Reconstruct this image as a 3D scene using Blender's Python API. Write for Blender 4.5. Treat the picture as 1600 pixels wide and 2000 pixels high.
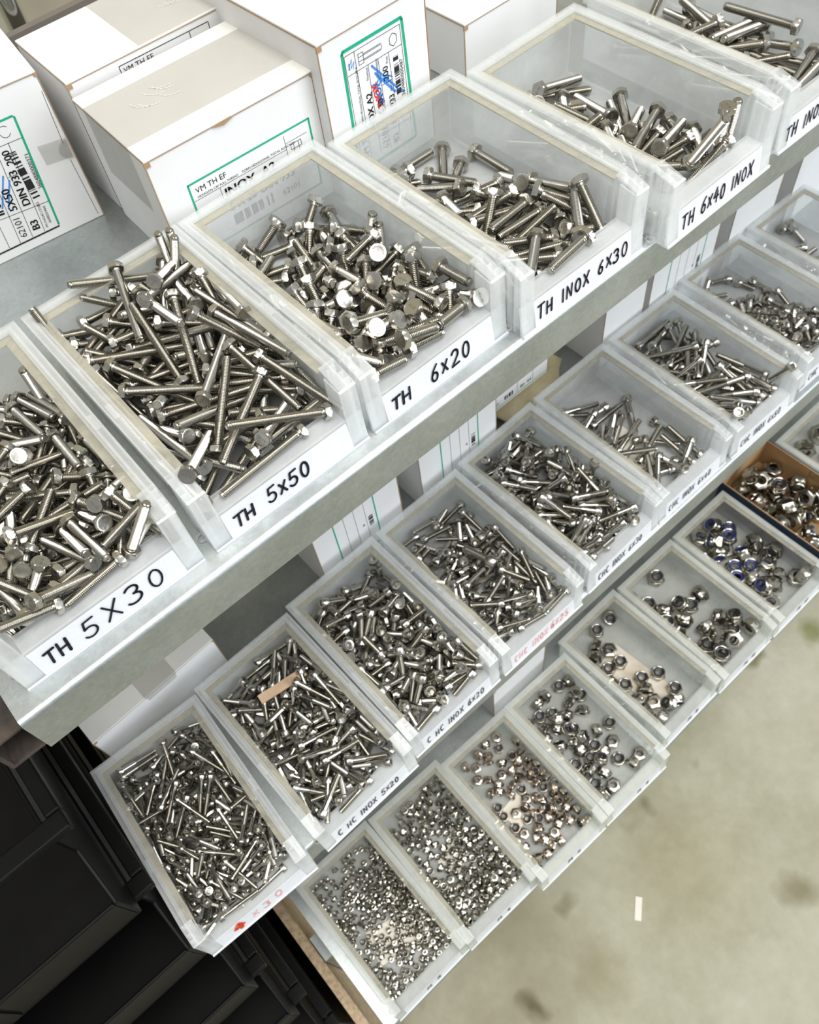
import bpy, bmesh, math, random
from mathutils import Vector, Matrix, Quaternion

for o in list(bpy.data.objects):
    bpy.data.objects.remove(o)
sc = bpy.context.scene
C = sc.collection
MM = 0.001
ZO = 1110.0            # the top shelf stands 1.11 m above the floor


def W(x, y, z):        # millimetres measured from the top shelf -> world metres
    return Vector((x * MM, y * MM, (z + ZO) * MM))


# ------------------------------------------------------------------ camera
cam = bpy.data.cameras.new('camera')
cam_o = bpy.data.objects.new('camera', cam)
C.objects.link(cam_o)
cx = Vector((0.7468, -0.6583, -0.0942)).normalized()
cz = -Vector((0.2878, 0.4476, -0.8467)).normalized()
cy = cz.cross(cx).normalized()
cx = cy.cross(cz).normalized()
mw = Matrix((cx, cy, cz)).transposed().to_4x4()
mw.translation = W(-38.33, -239.07, 356.23)
cam_o.matrix_world = mw
cam.sensor_fit = 'HORIZONTAL'
cam.sensor_width = 36.0
cam.lens = 36.0 * 1657.43 / 1600.0
cam.clip_start = 0.02
cam.clip_end = 30
cam.dof.use_dof = True
cam.dof.focus_distance = 0.45
cam.dof.aperture_fstop = 26.0
sc.camera = cam_o

# ------------------------------------------------------------------ light
sc.view_settings.view_transform = 'Standard'
sc.view_settings.look = 'None'
sc.view_settings.gamma = 1.0
sc.view_settings.use_curve_mapping = False
sc.view_settings.exposure = 0.12
sc.cycles.use_denoising = True
sc.cycles.transparent_max_bounces = 40
sc.cycles.max_bounces = 14
sc.cycles.diffuse_bounces = 7
sc.cycles.transmission_bounces = 10

world = bpy.data.worlds.new('workshop_light')
sc.world = world
world.use_nodes = True
nt = world.node_tree
nt.nodes.clear()
wo = nt.nodes.new('ShaderNodeOutputWorld')
bg = nt.nodes.new('ShaderNodeBackground')
tc = nt.nodes.new('ShaderNodeTexCoord')
sp = nt.nodes.new('ShaderNodeSeparateXYZ')
rp = nt.nodes.new('ShaderNodeValToRGB')
mp = nt.nodes.new('ShaderNodeMath')
mp.operation = 'MULTIPLY_ADD'
mp.inputs[1].default_value = 0.5
mp.inputs[2].default_value = 0.5
nt.links.new(tc.outputs['Generated'], sp.inputs[0])
nt.links.new(sp.outputs['Z'], mp.inputs[0])
nt.links.new(mp.outputs[0], rp.inputs[0])
nt.links.new(rp.outputs[0], bg.inputs[0])
nt.links.new(bg.outputs[0], wo.inputs[0])
cr = rp.color_ramp
cr.elements[0].position = 0.0
cr.elements[0].color = (0.08, 0.08, 0.07, 1)
cr.elements[1].position = 1.0
cr.elements[1].color = (0.60, 0.60, 0.58, 1)
e = cr.elements.new(0.5)
e.color = (0.26, 0.265, 0.27, 1)
e = cr.elements.new(0.72)
e.color = (0.40, 0.41, 0.41, 1)
bg.inputs[1].default_value = WORLD_STRENGTH = 1.0


def area(name, loc, target, sx, sy, power, col):
    L = bpy.data.lights.new(name, 'AREA')
    L.shape = 'RECTANGLE'
    L.size, L.size_y, L.energy, L.color = sx, sy, power, col
    o = bpy.data.objects.new(name, L)
    C.objects.link(o)
    o.location = loc
    d = (Vector(target) - Vector(loc)).normalized()
    o.rotation_euler = d.to_track_quat('-Z', 'Y').to_euler()
    return o


area('daylight_door', (1.7, -2.6, 2.0), (0.15, 0.0, 1.0), 2.2, 2.4, 76, (0.86, 0.93, 1.0))
area('overhead_fill', (0.0, -0.75, 3.2), (0.1, -0.3, 0.0), 2.6, 1.6, 50, (1.0, 0.99, 0.965))  # broad overhead fill, added to brighten the bin walls and floors
area('ceiling_lamp', (0.45, -0.45, 3.0), (0.3, 0.0, 1.0), 1.3, 0.3, 14, (1.0, 0.96, 0.88))


# ------------------------------------------------------------------ materials
def new_mat(name):
    m = bpy.data.materials.new(name)
    m.use_nodes = True
    n = m.node_tree
    n.nodes.clear()
    out = n.nodes.new('ShaderNodeOutputMaterial')
    return m, n, out


def noise(n, scale, detail=4, rough=0.6, vec=None, dist=0.0):
    t = n.nodes.new('ShaderNodeTexNoise')
    t.inputs['Scale'].default_value = scale
    t.inputs['Detail'].default_value = detail
    t.inputs['Roughness'].default_value = rough
    t.inputs['Distortion'].default_value = dist
    if vec is None:
        c = n.nodes.new('ShaderNodeTexCoord')
        vec = c.outputs['Object']
    n.links.new(vec, t.inputs['Vector'])
    return t.outputs['Fac']


def ramp(n, fac, stops):
    r = n.nodes.new('ShaderNodeValToRGB')
    els = r.color_ramp.elements
    while len(els) < len(stops):
        els.new(0.5)
    for el, (p, c) in zip(els, stops):
        el.position = p
        el.color = c if len(c) == 4 else (*c, 1)
    n.links.new(fac, r.inputs[0])
    return r.outputs[0]


def bump(n, h, strength, dist):
    b = n.nodes.new('ShaderNodeBump')
    b.inputs['Strength'].default_value = strength
    b.inputs['Distance'].default_value = dist
    n.links.new(h, b.inputs['Height'])
    return b.outputs[0]


def solid(name, col, rough=0.5, metal=0.0, var=0.0, scale=40.0, col2=None, bmp=0.0, bscale=200.0, spec=0.5):
    m, n, out = new_mat(name)
    p = n.nodes.new('ShaderNodeBsdfPrincipled')
    p.inputs['Roughness'].default_value = rough
    p.inputs['Metallic'].default_value = metal
    p.inputs['Specular IOR Level'].default_value = spec
    if col2 is None and var:
        col2 = tuple(c * (1 - var) for c in col)
    if col2 is not None:
        f = noise(n, scale)
        n.links.new(ramp(n, f, [(0.35, col2), (0.65, col)]), p.inputs['Base Color'])
    else:
        p.inputs['Base Color'].default_value = (*col, 1)
    if bmp:
        n.links.new(bump(n, noise(n, bscale), bmp, 0.001), p.inputs['Normal'])
    n.links.new(p.outputs[0], out.inputs[0])
    return m


def plastic(name, tint, opacity, gloss=0.07, grough=0.22, dirt=0.10, trans=0.5):
    """Milky see-through polypropylene: part clear, part diffusing, a thin gloss."""
    m, n, out = new_mat(name)
    tr = n.nodes.new('ShaderNodeBsdfTransparent')
    tr.inputs[0].default_value = (0.97, 0.98, 0.98, 1)
    df = n.nodes.new('ShaderNodeBsdfDiffuse')
    df.inputs[0].default_value = (*tint, 1)
    tl = n.nodes.new('ShaderNodeBsdfTranslucent')
    tl.inputs[0].default_value = (*tint, 1)
    gl = n.nodes.new('ShaderNodeBsdfGlossy')
    gl.inputs['Roughness'].default_value = grough
    m1 = n.nodes.new('ShaderNodeMixShader')
    m1.inputs[0].default_value = trans
    n.links.new(df.outputs[0], m1.inputs[1])
    n.links.new(tl.outputs[0], m1.inputs[2])
    m2 = n.nodes.new('ShaderNodeMixShader')
    f = noise(n, 24.0, 5, 0.6, dist=1.5)
    mm = n.nodes.new('ShaderNodeMapRange')
    mm.inputs[1].default_value, mm.inputs[2].default_value = 0.3, 0.7
    mm.inputs[3].default_value, mm.inputs[4].default_value = opacity - dirt * 0.5, opacity + dirt * 0.5
    n.links.new(f, mm.inputs[0])
    n.links.new(mm.outputs[0], m2.inputs[0])
    n.links.new(tr.outputs[0], m2.inputs[1])
    n.links.new(m1.outputs[0], m2.inputs[2])
    m3 = n.nodes.new('ShaderNodeMixShader')
    lw = n.nodes.new('ShaderNodeLayerWeight')
    pw = n.nodes.new('ShaderNodeMath')
    pw.operation = 'POWER'
    pw.inputs[1].default_value = 4.0
    n.links.new(lw.outputs['Facing'], pw.inputs[0])
    sc_ = n.nodes.new('ShaderNodeMath')
    sc_.operation = 'MULTIPLY_ADD'
    sc_.inputs[1].default_value = 0.45 if gloss > 0 else 0.0
    sc_.inputs[2].default_value = gloss * 0.5
    n.links.new(pw.outputs[0], sc_.inputs[0])
    ge = n.nodes.new('ShaderNodeNewGeometry')
    iv = n.nodes.new('ShaderNodeMath')
    iv.operation = 'SUBTRACT'
    iv.inputs[0].default_value = 1.0
    n.links.new(ge.outputs['Backfacing'], iv.inputs[1])
    ad = n.nodes.new('ShaderNodeMath')       # the gloss sits on the outer skin only
    ad.operation = 'MULTIPLY'
    n.links.new(sc_.outputs[0], ad.inputs[0])
    n.links.new(iv.outputs[0], ad.inputs[1])
    n.links.new(ad.outputs[0], m3.inputs[0])
    n.links.new(m2.outputs[0], m3.inputs[1])
    n.links.new(gl.outputs[0], m3.inputs[2])
    n.links.new(m3.outputs[0], out.inputs[0])
    return m


def metal(name, col, rough, var=0.05, scale=900.0, bmp=0.15):
    m, n, out = new_mat(name)
    p = n.nodes.new('ShaderNodeBsdfPrincipled')
    p.inputs['Metallic'].default_value = 1.0
    p.inputs['Base Color'].default_value = (*col, 1)
    f = noise(n, scale, 3)
    mm = n.nodes.new('ShaderNodeMapRange')
    mm.inputs[3].default_value, mm.inputs[4].default_value = rough - var, rough + var
    n.links.new(f, mm.inputs[0])
    n.links.new(mm.outputs[0], p.inputs['Roughness'])
    if bmp:
        n.links.new(bump(n, f, bmp, 0.0002), p.inputs['Normal'])
    n.links.new(p.outputs[0], out.inputs[0])
    return m


M_BIN = plastic('milky_polypropylene', (0.99, 0.992, 0.995), 0.36, trans=0.5)
M_RIM = plastic('milky_polypropylene_rim', (0.985, 0.985, 0.98), 0.27, trans=0.5)
M_LEDGE = plastic('dusty_polypropylene', (0.55, 0.52, 0.43), 0.56, gloss=0.0, dirt=0.6, trans=0.3)
M_PLATE = plastic('label_plate_plastic', (0.95, 0.96, 1.0), 0.66, gloss=0.03, trans=0.3)
M_BIN_OLD = plastic('aged_polypropylene', (0.96, 0.96, 0.92), 0.30, dirt=0.12, trans=0.5)
M_RIM_OLD = plastic('aged_polypropylene_rim', (0.96, 0.96, 0.92), 0.38, trans=0.5)
M_STEEL = metal('stainless_steel', (0.47, 0.45, 0.405), 0.21)
M_STEEL2 = metal('stainless_steel_head', (0.52, 0.50, 0.455), 0.24, scale=500.0, bmp=0.35)
M_MARK = metal('mark_shade_steel', (0.26, 0.25, 0.22), 0.5)  # embossed letters drawn flat, their shading put into the darker colour
M_NUT = metal('polished_nut_steel', (0.47, 0.445, 0.39), 0.17)
M_NYLON = solid('blue_nylon', (0.015, 0.03, 0.16), 0.35)
M_NYLON_D = solid('dark_nylon', (0.02, 0.021, 0.032), 0.3)
M_INK = solid('black_marker_ink', (0.012, 0.012, 0.018), 0.6, spec=0.2)
M_RED = solid('red_marker_ink', (0.75, 0.10, 0.05), 0.6, spec=0.2)
M_REDF = solid('faded_red_ink', (0.85, 0.42, 0.42), 0.6, spec=0.2)
M_INKG = solid('grey_worn_ink', (0.10, 0.10, 0.11), 0.6, spec=0.2)
M_PRINT = solid('printed_black', (0.02, 0.02, 0.022), 0.6, spec=0.2)
M_GREEN = solid('printed_green', (0.015, 0.36, 0.20), 0.5, spec=0.2)
M_BLUE = solid('printed_blue', (0.06, 0.24, 0.66), 0.5, spec=0.2)
M_REDP = solid('printed_red', (0.80, 0.07, 0.05), 0.5, spec=0.2)
M_CARD = solid('white_card', (0.76, 0.76, 0.765), 0.55, col2=(0.70, 0.695, 0.68), scale=9.0, spec=0.25)
M_CARDW = solid('white_card_top', (0.73, 0.72, 0.69), 0.5, col2=(0.68, 0.67, 0.635), scale=14.0, spec=0.3)
M_EDGE = solid('brown_card_edge', (0.36, 0.23, 0.13), 0.8)
M_KRAFT = solid('kraft_card', (0.42, 0.25, 0.11), 0.7, var=0.15, scale=20)
M_NAVY = solid('navy_card', (0.012, 0.022, 0.05), 0.5)
M_BLACK = solid('black_plastic', (0.004, 0.004, 0.004), 0.42, var=0.3, scale=30, spec=0.13)
M_RUST = solid('rusty_brown_steel', (0.065, 0.046, 0.035), 0.75, col2=(0.025, 0.02, 0.017), scale=90.0, bmp=0.4)
M_CHIP = solid('chipboard', (0.62, 0.48, 0.32), 0.85, col2=(0.40, 0.29, 0.18), scale=160.0, bmp=0.5)
M_PAPER = solid('cream_paper', (0.78, 0.74, 0.64), 0.8, var=0.05)
M_CREASE = solid('white_crease_glint', (0.92, 0.92, 0.90), 0.2)  # opaque white: the glint of tape wrinkles put into the colour
M_TEAL = solid('dark_teal_paint', (0.02, 0.055, 0.06), 0.4)
M_CHROME = metal('chromed_steel', (0.75, 0.78, 0.78), 0.12)
M_SACK = solid('beige_cloth', (0.55, 0.46, 0.28), 0.8, var=0.3, scale=25)


def galvanised():
    m, n, out = new_mat('galvanised_steel')
    p = n.nodes.new('ShaderNodeBsdfPrincipled')
    p.inputs['Metallic'].default_value = 0.95
    c = n.nodes.new('ShaderNodeTexCoord')
    v = n.nodes.new('ShaderNodeTexVoronoi')
    v.inputs['Scale'].default_value = 420.0
    n.links.new(c.outputs['Object'], v.inputs['Vector'])
    f = noise(n, 14.0, 6, 0.65, vec=c.outputs['Object'])
    mx = n.nodes.new('ShaderNodeMix')
    mx.data_type = 'FLOAT'
    mx.inputs[0].default_value = 0.16
    n.links.new(f, mx.inputs[2])
    n.links.new(v.outputs['Color'], mx.inputs[3])
    n.links.new(ramp(n, mx.outputs[0], [(0.28, (0.34, 0.37, 0.37)), (0.72, (0.53, 0.56, 0.56))]), p.inputs['Base Color'])
    mm = n.nodes.new('ShaderNodeMapRange')
    mm.inputs[3].default_value, mm.inputs[4].default_value = 0.34, 0.50
    n.links.new(f, mm.inputs[0])
    n.links.new(mm.outputs[0], p.inputs['Roughness'])
    n.links.new(bump(n, noise(n, 600.0, 3, vec=c.outputs['Object']), 0.12, 0.0005), p.inputs['Normal'])
    n.links.new(p.outputs[0], out.inputs[0])
    return m


M_GALV = galvanised()


SPOTS = ((19, -241, 16, (.42, .40, .28)), (435, -402, 26, (.55, .53, .42)), (131, -280, 38, (.78, .76, .66)), (333, -259, 95, (.82, .80, .70)), (810, -166, 22, (.52, .58, .36)))


def concrete():
    m, n, out = new_mat('stained_concrete')
    p = n.nodes.new('ShaderNodeBsdfPrincipled')
    p.inputs['Roughness'].default_value = 0.6
    p.inputs['Specular IOR Level'].default_value = 0.3
    c = n.nodes.new('ShaderNodeTexCoord')
    big = noise(n, 3.2, 5, 0.6, vec=c.outputs['Object'])
    col = ramp(n, big, [(0.34, (0.30, 0.28, 0.19)), (0.55, (0.42, 0.40, 0.305)), (0.72, (0.48, 0.46, 0.37))])
    spot = noise(n, 13.0, 2, 0.4, vec=c.outputs['Object'])
    k = ramp(n, spot, [(0.66, (1, 1, 1)), (0.76, (0.48, 0.46, 0.34))])
    fine = noise(n, 60.0, 4, 0.6, vec=c.outputs['Object'])
    k2 = ramp(n, fine, [(0.3, (0.90, 0.90, 0.88)), (0.7, (1, 1, 1))])
    a = n.nodes.new('ShaderNodeMix')
    a.data_type = 'RGBA'
    a.blend_type = 'MULTIPLY'
    a.inputs[0].default_value = 1.0
    n.links.new(col, a.inputs[6])
    n.links.new(k, a.inputs[7])
    b = n.nodes.new('ShaderNodeMix')
    b.data_type = 'RGBA'
    b.blend_type = 'MULTIPLY'
    b.inputs[0].default_value = 1.0
    n.links.new(a.outputs[2], b.inputs[6])
    n.links.new(k2, b.inputs[7])
    last = b.outputs[2]
    wob = n.nodes.new('ShaderNodeVectorMath')      # ragged spots of old oil
    wob.operation = 'MULTIPLY_ADD'
    nz = n.nodes.new('ShaderNodeTexNoise')
    nz.inputs['Scale'].default_value = 18.0
    n.links.new(c.outputs['Object'], nz.inputs['Vector'])
    wob.inputs[1].default_value = (0.05, 0.05, 0.0)
    n.links.new(nz.outputs['Color'], wob.inputs[0])
    n.links.new(c.outputs['Object'], wob.inputs[2])
    for sx, sy, sr, dark in SPOTS:
        d = n.nodes.new('ShaderNodeVectorMath')
        d.operation = 'DISTANCE'
        d.inputs[1].default_value = (sx * MM + .025, sy * MM + .025, -1.11)
        n.links.new(wob.outputs[0], d.inputs[0])
        kk = ramp(n, d.outputs['Value'], [(sr * .4 * MM, dark), (sr * 1.5 * MM, (1, 1, 1))])
        e_ = n.nodes.new('ShaderNodeMix')
        e_.data_type = 'RGBA'
        e_.blend_type = 'MULTIPLY'
        e_.inputs[0].default_value = 1.0
        n.links.new(last, e_.inputs[6])
        n.links.new(kk, e_.inputs[7])
        last = e_.outputs[2]
    n.links.new(last, p.inputs['Base Color'])
    n.links.new(p.outputs[0], out.inputs[0])
    return m


M_FLOOR = concrete()


def clear_tape():
    m, n, out = new_mat('clear_tape')
    tr = n.nodes.new('ShaderNodeBsdfTransparent')
    tr.inputs[0].default_value = (0.85, 0.845, 0.835, 1)
    gl = n.nodes.new('ShaderNodeBsdfGlossy')
    gl.inputs['Roughness'].default_value = 0.12
    mx = n.nodes.new('ShaderNodeMixShader')
    mx.inputs[0].default_value = 0.07
    n.links.new(bump(n, noise(n, 70.0, 3, dist=1.5), 0.5, 0.002), gl.inputs['Normal'])
    n.links.new(tr.outputs[0], mx.inputs[1])
    n.links.new(gl.outputs[0], mx.inputs[2])
    n.links.new(mx.outputs[0], out.inputs[0])
    return m


M_TAPE = clear_tape()


# ------------------------------------------------------------------ helpers
class MB:
    """Collects shapes given in millimetres; build() links them as one mesh object."""

    def __init__(self):
        self.v, self.f = [], []

    def add(self, v, f):
        o = len(self.v)
        self.v += [tuple(p) for p in v]
        self.f += [[i + o for i in g] for g in f]
        return self

    def box(self, x0, y0, z0, x1, y1, z1):
        v = [(x, y, z) for x in (x0, x1) for y in (y0, y1) for z in (z0, z1)]
        return self.add(v, [(0, 1, 3, 2), (4, 6, 7, 5), (0, 4, 5, 1), (2, 3, 7, 6), (0, 2, 6, 4), (1, 5, 7, 3)])

    def prism(self, poly, a, b, axis='x'):
        """poly in the two other axes (y,z for x; x,z for y; x,y for z), extruded a..b"""
        n = len(poly)

        def pt(p, t):
            return (t, p[0], p[1]) if axis == 'x' else ((p[0], t, p[1]) if axis == 'y' else (p[0], p[1], t))
        v = [pt(p, a) for p in poly] + [pt(p, b) for p in poly]
        f = [list(range(n))[::-1], list(range(n, 2 * n))] + [[i, (i + 1) % n, n + (i + 1) % n, n + i] for i in range(n)]
        return self.add(v, f)

    def lathe(self, prof, seg=24, cap=True, rfun=None):
        """prof: list of (r, z); rfun(r, z, ang) may reshape the radius"""
        o = []
        for r, z in prof:
            for i in range(seg):
                a = 2 * math.pi * i / seg
                q = rfun(r, z, a) if rfun else r
                o.append((q * math.cos(a), q * math.sin(a), z))
        f = []
        for k in range(len(prof) - 1):
            for i in range(seg):
                j = (i + 1) % seg
                f.append((k * seg + i, k * seg + j, (k + 1) * seg + j, (k + 1) * seg + i))
        if cap:
            f.append(list(range(seg))[::-1])
            f.append([(len(prof) - 1) * seg + i for i in range(seg)])
        return self.add(o, f)

    def mesh(self, name, mat, smooth=False, fix=True):
        me = bpy.data.meshes.new(name)
        me.from_pydata([(x * MM, y * MM, z * MM) for x, y, z in self.v], [], self.f)
        me.materials.append(mat)
        if fix:
            bm = bmesh.new()
            bm.from_mesh(me)
            bmesh.ops.recalc_face_normals(bm, faces=bm.faces)
            bm.to_mesh(me)
            bm.free()
        if smooth:
            me.shade_smooth()
            me.set_sharp_from_angle(angle=math.radians(38))
        return me

    def build(self, name, mat, parent=None, smooth=False, bevel=0.0):
        o = bpy.data.objects.new(name, self.mesh(name, mat, smooth))
        C.objects.link(o)
        if parent is not None:
            o.parent = parent
        if bevel:
            b = o.modifiers.new('edge', 'BEVEL')
            b.width = bevel * MM
            b.segments = 3
            b.limit_method = 'ANGLE'
        return o


def tag(o, label, cat, group=None, kind=None):
    o['label'] = label
    if cat:
        o['category'] = cat
    if group:
        o['group'] = group
    if kind:
        o['kind'] = kind
    return o


def thing(name, label, cat, x, y, z, yaw=0.0, group=None):
    o = bpy.data.objects.new(name, None)
    o.empty_display_size = 0.02
    C.objects.link(o)
    o.location = W(x, y, z)
    o.rotation_euler = (0, 0, yaw)
    return tag(o, label, cat, group)


# ---- hand lettering: strokes on a 1 x 1 square
def arc(cx_, cy_, rx, ry, a0, a1, n=14):
    return [(cx_ + rx * math.cos(math.radians(a0 + (a1 - a0) * i / n)), cy_ + ry * math.sin(math.radians(a0 + (a1 - a0) * i / n))) for i in range(n + 1)]


GLYPH = {
    'T': [[(0, .95), (1, 1)], [(.5, .97), (.42, 0)]],
    'H': [[(.08, 1), (.05, 0)], [(.92, 1), (.88, 0)], [(.06, .48), (.9, .52)]],
    'I': [[(.5, 1), (.45, 0)]],
    'N': [[(.02, 0), (.08, 1), (.85, .02), (.95, 1)]],
    'O': [arc(.5, .5, .46, .5, 80, 450)],
    'X': [[(.05, .98), (.95, 0)], [(.95, 1), (.05, .02)]],
    'x': [[(.05, .8), (.95, .1)], [(.95, .85), (.05, .1)]],
    'C': [arc(.55, .5, .48, .5, 60, 300)],
    'M': [[(0, 0), (.12, 1), (.5, .35), (.88, 1), (1, 0)]],
    '0': [arc(.5, .5, .4, .5, 100, 470)],
    '1': [[(.3, .8), (.55, 1), (.5, 0)]],
    '2': [arc(.45, .72, .4, .28, 160, -40, 9) + [(.05, .02), (.95, .05)]],
    '3': [arc(.42, .76, .42, .24, 150, -80, 9) + arc(.4, .27, .5, .27, 80, -150, 10)],
    '4': [[(.55, 1), (.05, .4), (.95, .42)], [(.72, .75), (.66, 0)]],
    '5': [[(.9, 1), (.25, .97), (.15, .55)] + arc(.42, .3, .45, .3, 100, -150, 10)],
    '6': [[(.75, 1), (.3, .7)] + arc(.45, .27, .36, .27, 150, 510, 14)],
    '8': [arc(.5, .74, .34, .25, 90, 450), arc(.5, .25, .42, .25, 90, 450)],
}


def ribbon(mb, pts, w, P):
    """flat pen stroke of width w through pts (u,v), P maps (u,v) to 3-D; a chain of quads with round joints"""
    for a, b in zip(pts[:-1], pts[1:]):
        d = Vector((b[0] - a[0], b[1] - a[1]))
        if d.length < 1e-6:
            continue
        d.normalize()
        nx, ny = -d.y * w / 2, d.x * w / 2
        mb.add([P(a[0] + nx, a[1] + ny), P(b[0] + nx, b[1] + ny), P(b[0] - nx, b[1] - ny), P(a[0] - nx, a[1] - ny)], [(3, 2, 1, 0)])
    for a in pts:
        mb.add([P(a[0] + w / 2 * math.cos(k * math.pi / 4), a[1] + w / 2 * math.sin(k * math.pi / 4)) for k in range(8)], [list(range(8))])


def handwrite(mb, text, u0, v0, h, w, gap, pen, P, rnd, slant=0.12):
    u = u0
    for ch in text:
        if ch == ' ':
            u += w * 0.7 + gap
            continue
        ww = w * (0.35 if ch in 'I1' else (0.8 if ch in 'x' else 1.0))
        k = rnd.uniform(.92, 1.06)
        dv = rnd.uniform(-.05, .05) * h
        for st in GLYPH[ch]:
            pts = [(u + (x * ww + slant * y * h) * k, v0 + dv + y * h * k) for x, y in st]
            ribbon(mb, pts, pen * rnd.uniform(.9, 1.15), P)
        u += ww + gap
    return u


def printed(text, size):
    """triangles of printed text, lower left at the origin, cap height about size (mm), as (verts, faces)"""
    cu = bpy.data.curves.new('t', 'FONT')
    cu.body = text
    cu.size = size * 1.38
    cu.resolution_u = 3
    o = bpy.data.objects.new('t', cu)
    me = o.to_mesh()
    v = [(p.co.x, p.co.y) for p in me.vertices]
    f = [list(p.vertices) for p in me.polygons]
    o.to_mesh_clear()
    bpy.data.objects.remove(o)
    bpy.data.curves.remove(cu)
    return v, f


class Face:
    """prints on a box front: u to the right, v up, a hair in front of the card"""

    def __init__(self, y=-0.15):
        self.mb = {}
        self.y = y

    def get(self, m):
        return self.mb.setdefault(m, MB())

    def P(self, u, v, lift=0.0):
        return (u, self.y - lift, v)

    def rect(self, m, u0, v0, u1, v1, lift=0.0):
        self.get(m).add([self.P(u0, v0, lift), self.P(u1, v0, lift), self.P(u1, v1, lift), self.P(u0, v1, lift)], [(0, 1, 2, 3)])

    def line(self, m, a, b, w):
        ribbon(self.get(m), [a, b], w, self.P)

    def text(self, m, s, u, v, size, rot=0, sx=1.0, bold=0.0):
        vs, f = printed(s, size)
        a = math.radians(rot)
        for du in ((0,) if not bold else (-bold, 0, bold)):
            q = []
            for x, y in vs:
                x, y = x * sx + du, y
                q.append(self.P(u + x * math.cos(a) - y * math.sin(a), v + x * math.sin(a) + y * math.cos(a), 0.03))
            self.get(m).add(q, f)

    def poly(self, m, pts, w):
        ribbon(self.get(m), pts, w, self.P)

    def barcode(self, m, u0, v0, u1, v1, rnd, along='v', n=30):
        t = 0.0
        while t < 1:
            w = rnd.choice((.012, .02, .035))
            if rnd.random() < .62:
                if along == 'v':
                    self.rect(m, u0, v0 + (v1 - v0) * t, u1, v0 + (v1 - v0) * min(1, t + w))
                else:
                    self.rect(m, u0 + (u1 - u0) * t, v0, u0 + (u1 - u0) * min(1, t + w), v1)
            t += w

    def build(self, parent, names):
        for m, mb in self.mb.items():
            mb.build(names.get(m.name, 'label_print'), m, parent)

# ------------------------------------------------------------------ the setting
fl = MB().box(-3000, -3000, -1130 + 0, 3500, 2500, -1110)
o = fl.build('floor', M_FLOOR)
o.location = W(0, 0, 0)
tag(o, 'beige stained concrete floor of the workshop', None, kind='structure')
wl = MB().box(-3000, 900, -1110, 3500, 950, 1900)
o = wl.build('wall_back', solid('painted_wall', (0.42, 0.38, 0.28), 0.8, var=0.25, scale=4.0))
o.location = W(0, 0, 0)
tag(o, 'beige wall behind the shelves', None, kind='structure')

# ------------------------------------------------------------------ shelves
def shelf(name, label, x0, x1, y0, y1, z, lip, rear=0.0):
    t = thing(name, label, 'shelf', x0, y0, z)
    L, D = x1 - x0, y1 - y0
    r = 3.5
    # deck and front lip as one folded sheet, 1.5 mm thick, rounded fold
    out = [(D, 0), (r, 0)] + [(r - r * math.sin(a), -r + r * math.cos(a)) for a in (math.pi / 8, math.pi / 4, 3 * math.pi / 8)] + [(0, -r), (0, -lip), (14, -lip), (14, -lip + 1.5), (1.5, -lip + 1.5), (1.5, -r), (r, -1.5), (D, -1.5)]
    MB().prism(out, 0, L).build('deck', M_GALV, t, smooth=True)
    # folded ends
    MB().box(0.02, 2, -lip + .1, 1.4, D - .1, -1.6).box(L - 1.4, 2, -lip + .1, L - .02, D - .1, -1.6).build('end_flange', M_GALV, t)
    return t


shelf('steel_shelf', 'galvanised steel shelf board of the top tier with a folded front lip', -117, 950, -12, 430, 0, 31)
shelf('steel_shelf', 'galvanised steel shelf board of the middle tier, under the row of cap screw bins', -75, 1150, -46, 400, -351, 31)
s3 = shelf('steel_shelf', 'galvanised steel shelf board of the lowest tier, under the lock nut bins', -123, 1000, -159, 330, -655.4, 27)

# rusty square tube below the left end of the top shelf
t = thing('steel_tube', 'rusty brown square steel tube beside the corner of the top shelf, its open end showing', 'tube', -139.5, -1, -45)
MB().box(0, 0, 0, 20.5, 400, 2.2).box(0, 0, 24.8, 20.5, 400, 27).box(0, 0, 2.2, 2.2, 400, 24.8).box(18.3, 0, 2.2, 20.5, 400, 24.8).build('tube_wall', M_RUST, t, bevel=0.3)
# chipboard side panel of the lowest tier
t = thing('chipboard_panel', 'raw chipboard panel edge beside the lowest shelf', 'panel', -148, -190, -1110)
MB().box(0, 0, 0, 11, 520, 418).build('panel_core', M_CHIP, t)
t2 = thing('steel_post', 'grey steel shelf upright behind the chipboard panel', 'post', -135, -60, -1110)
MB().box(0, 0, 0, 11, 30, 426).build('post_web', M_GALV, t2)

# ------------------------------------------------------------------ bins
HB, YS, YE, HF = 46.7, 18.0, 2.4, 42.5


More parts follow.
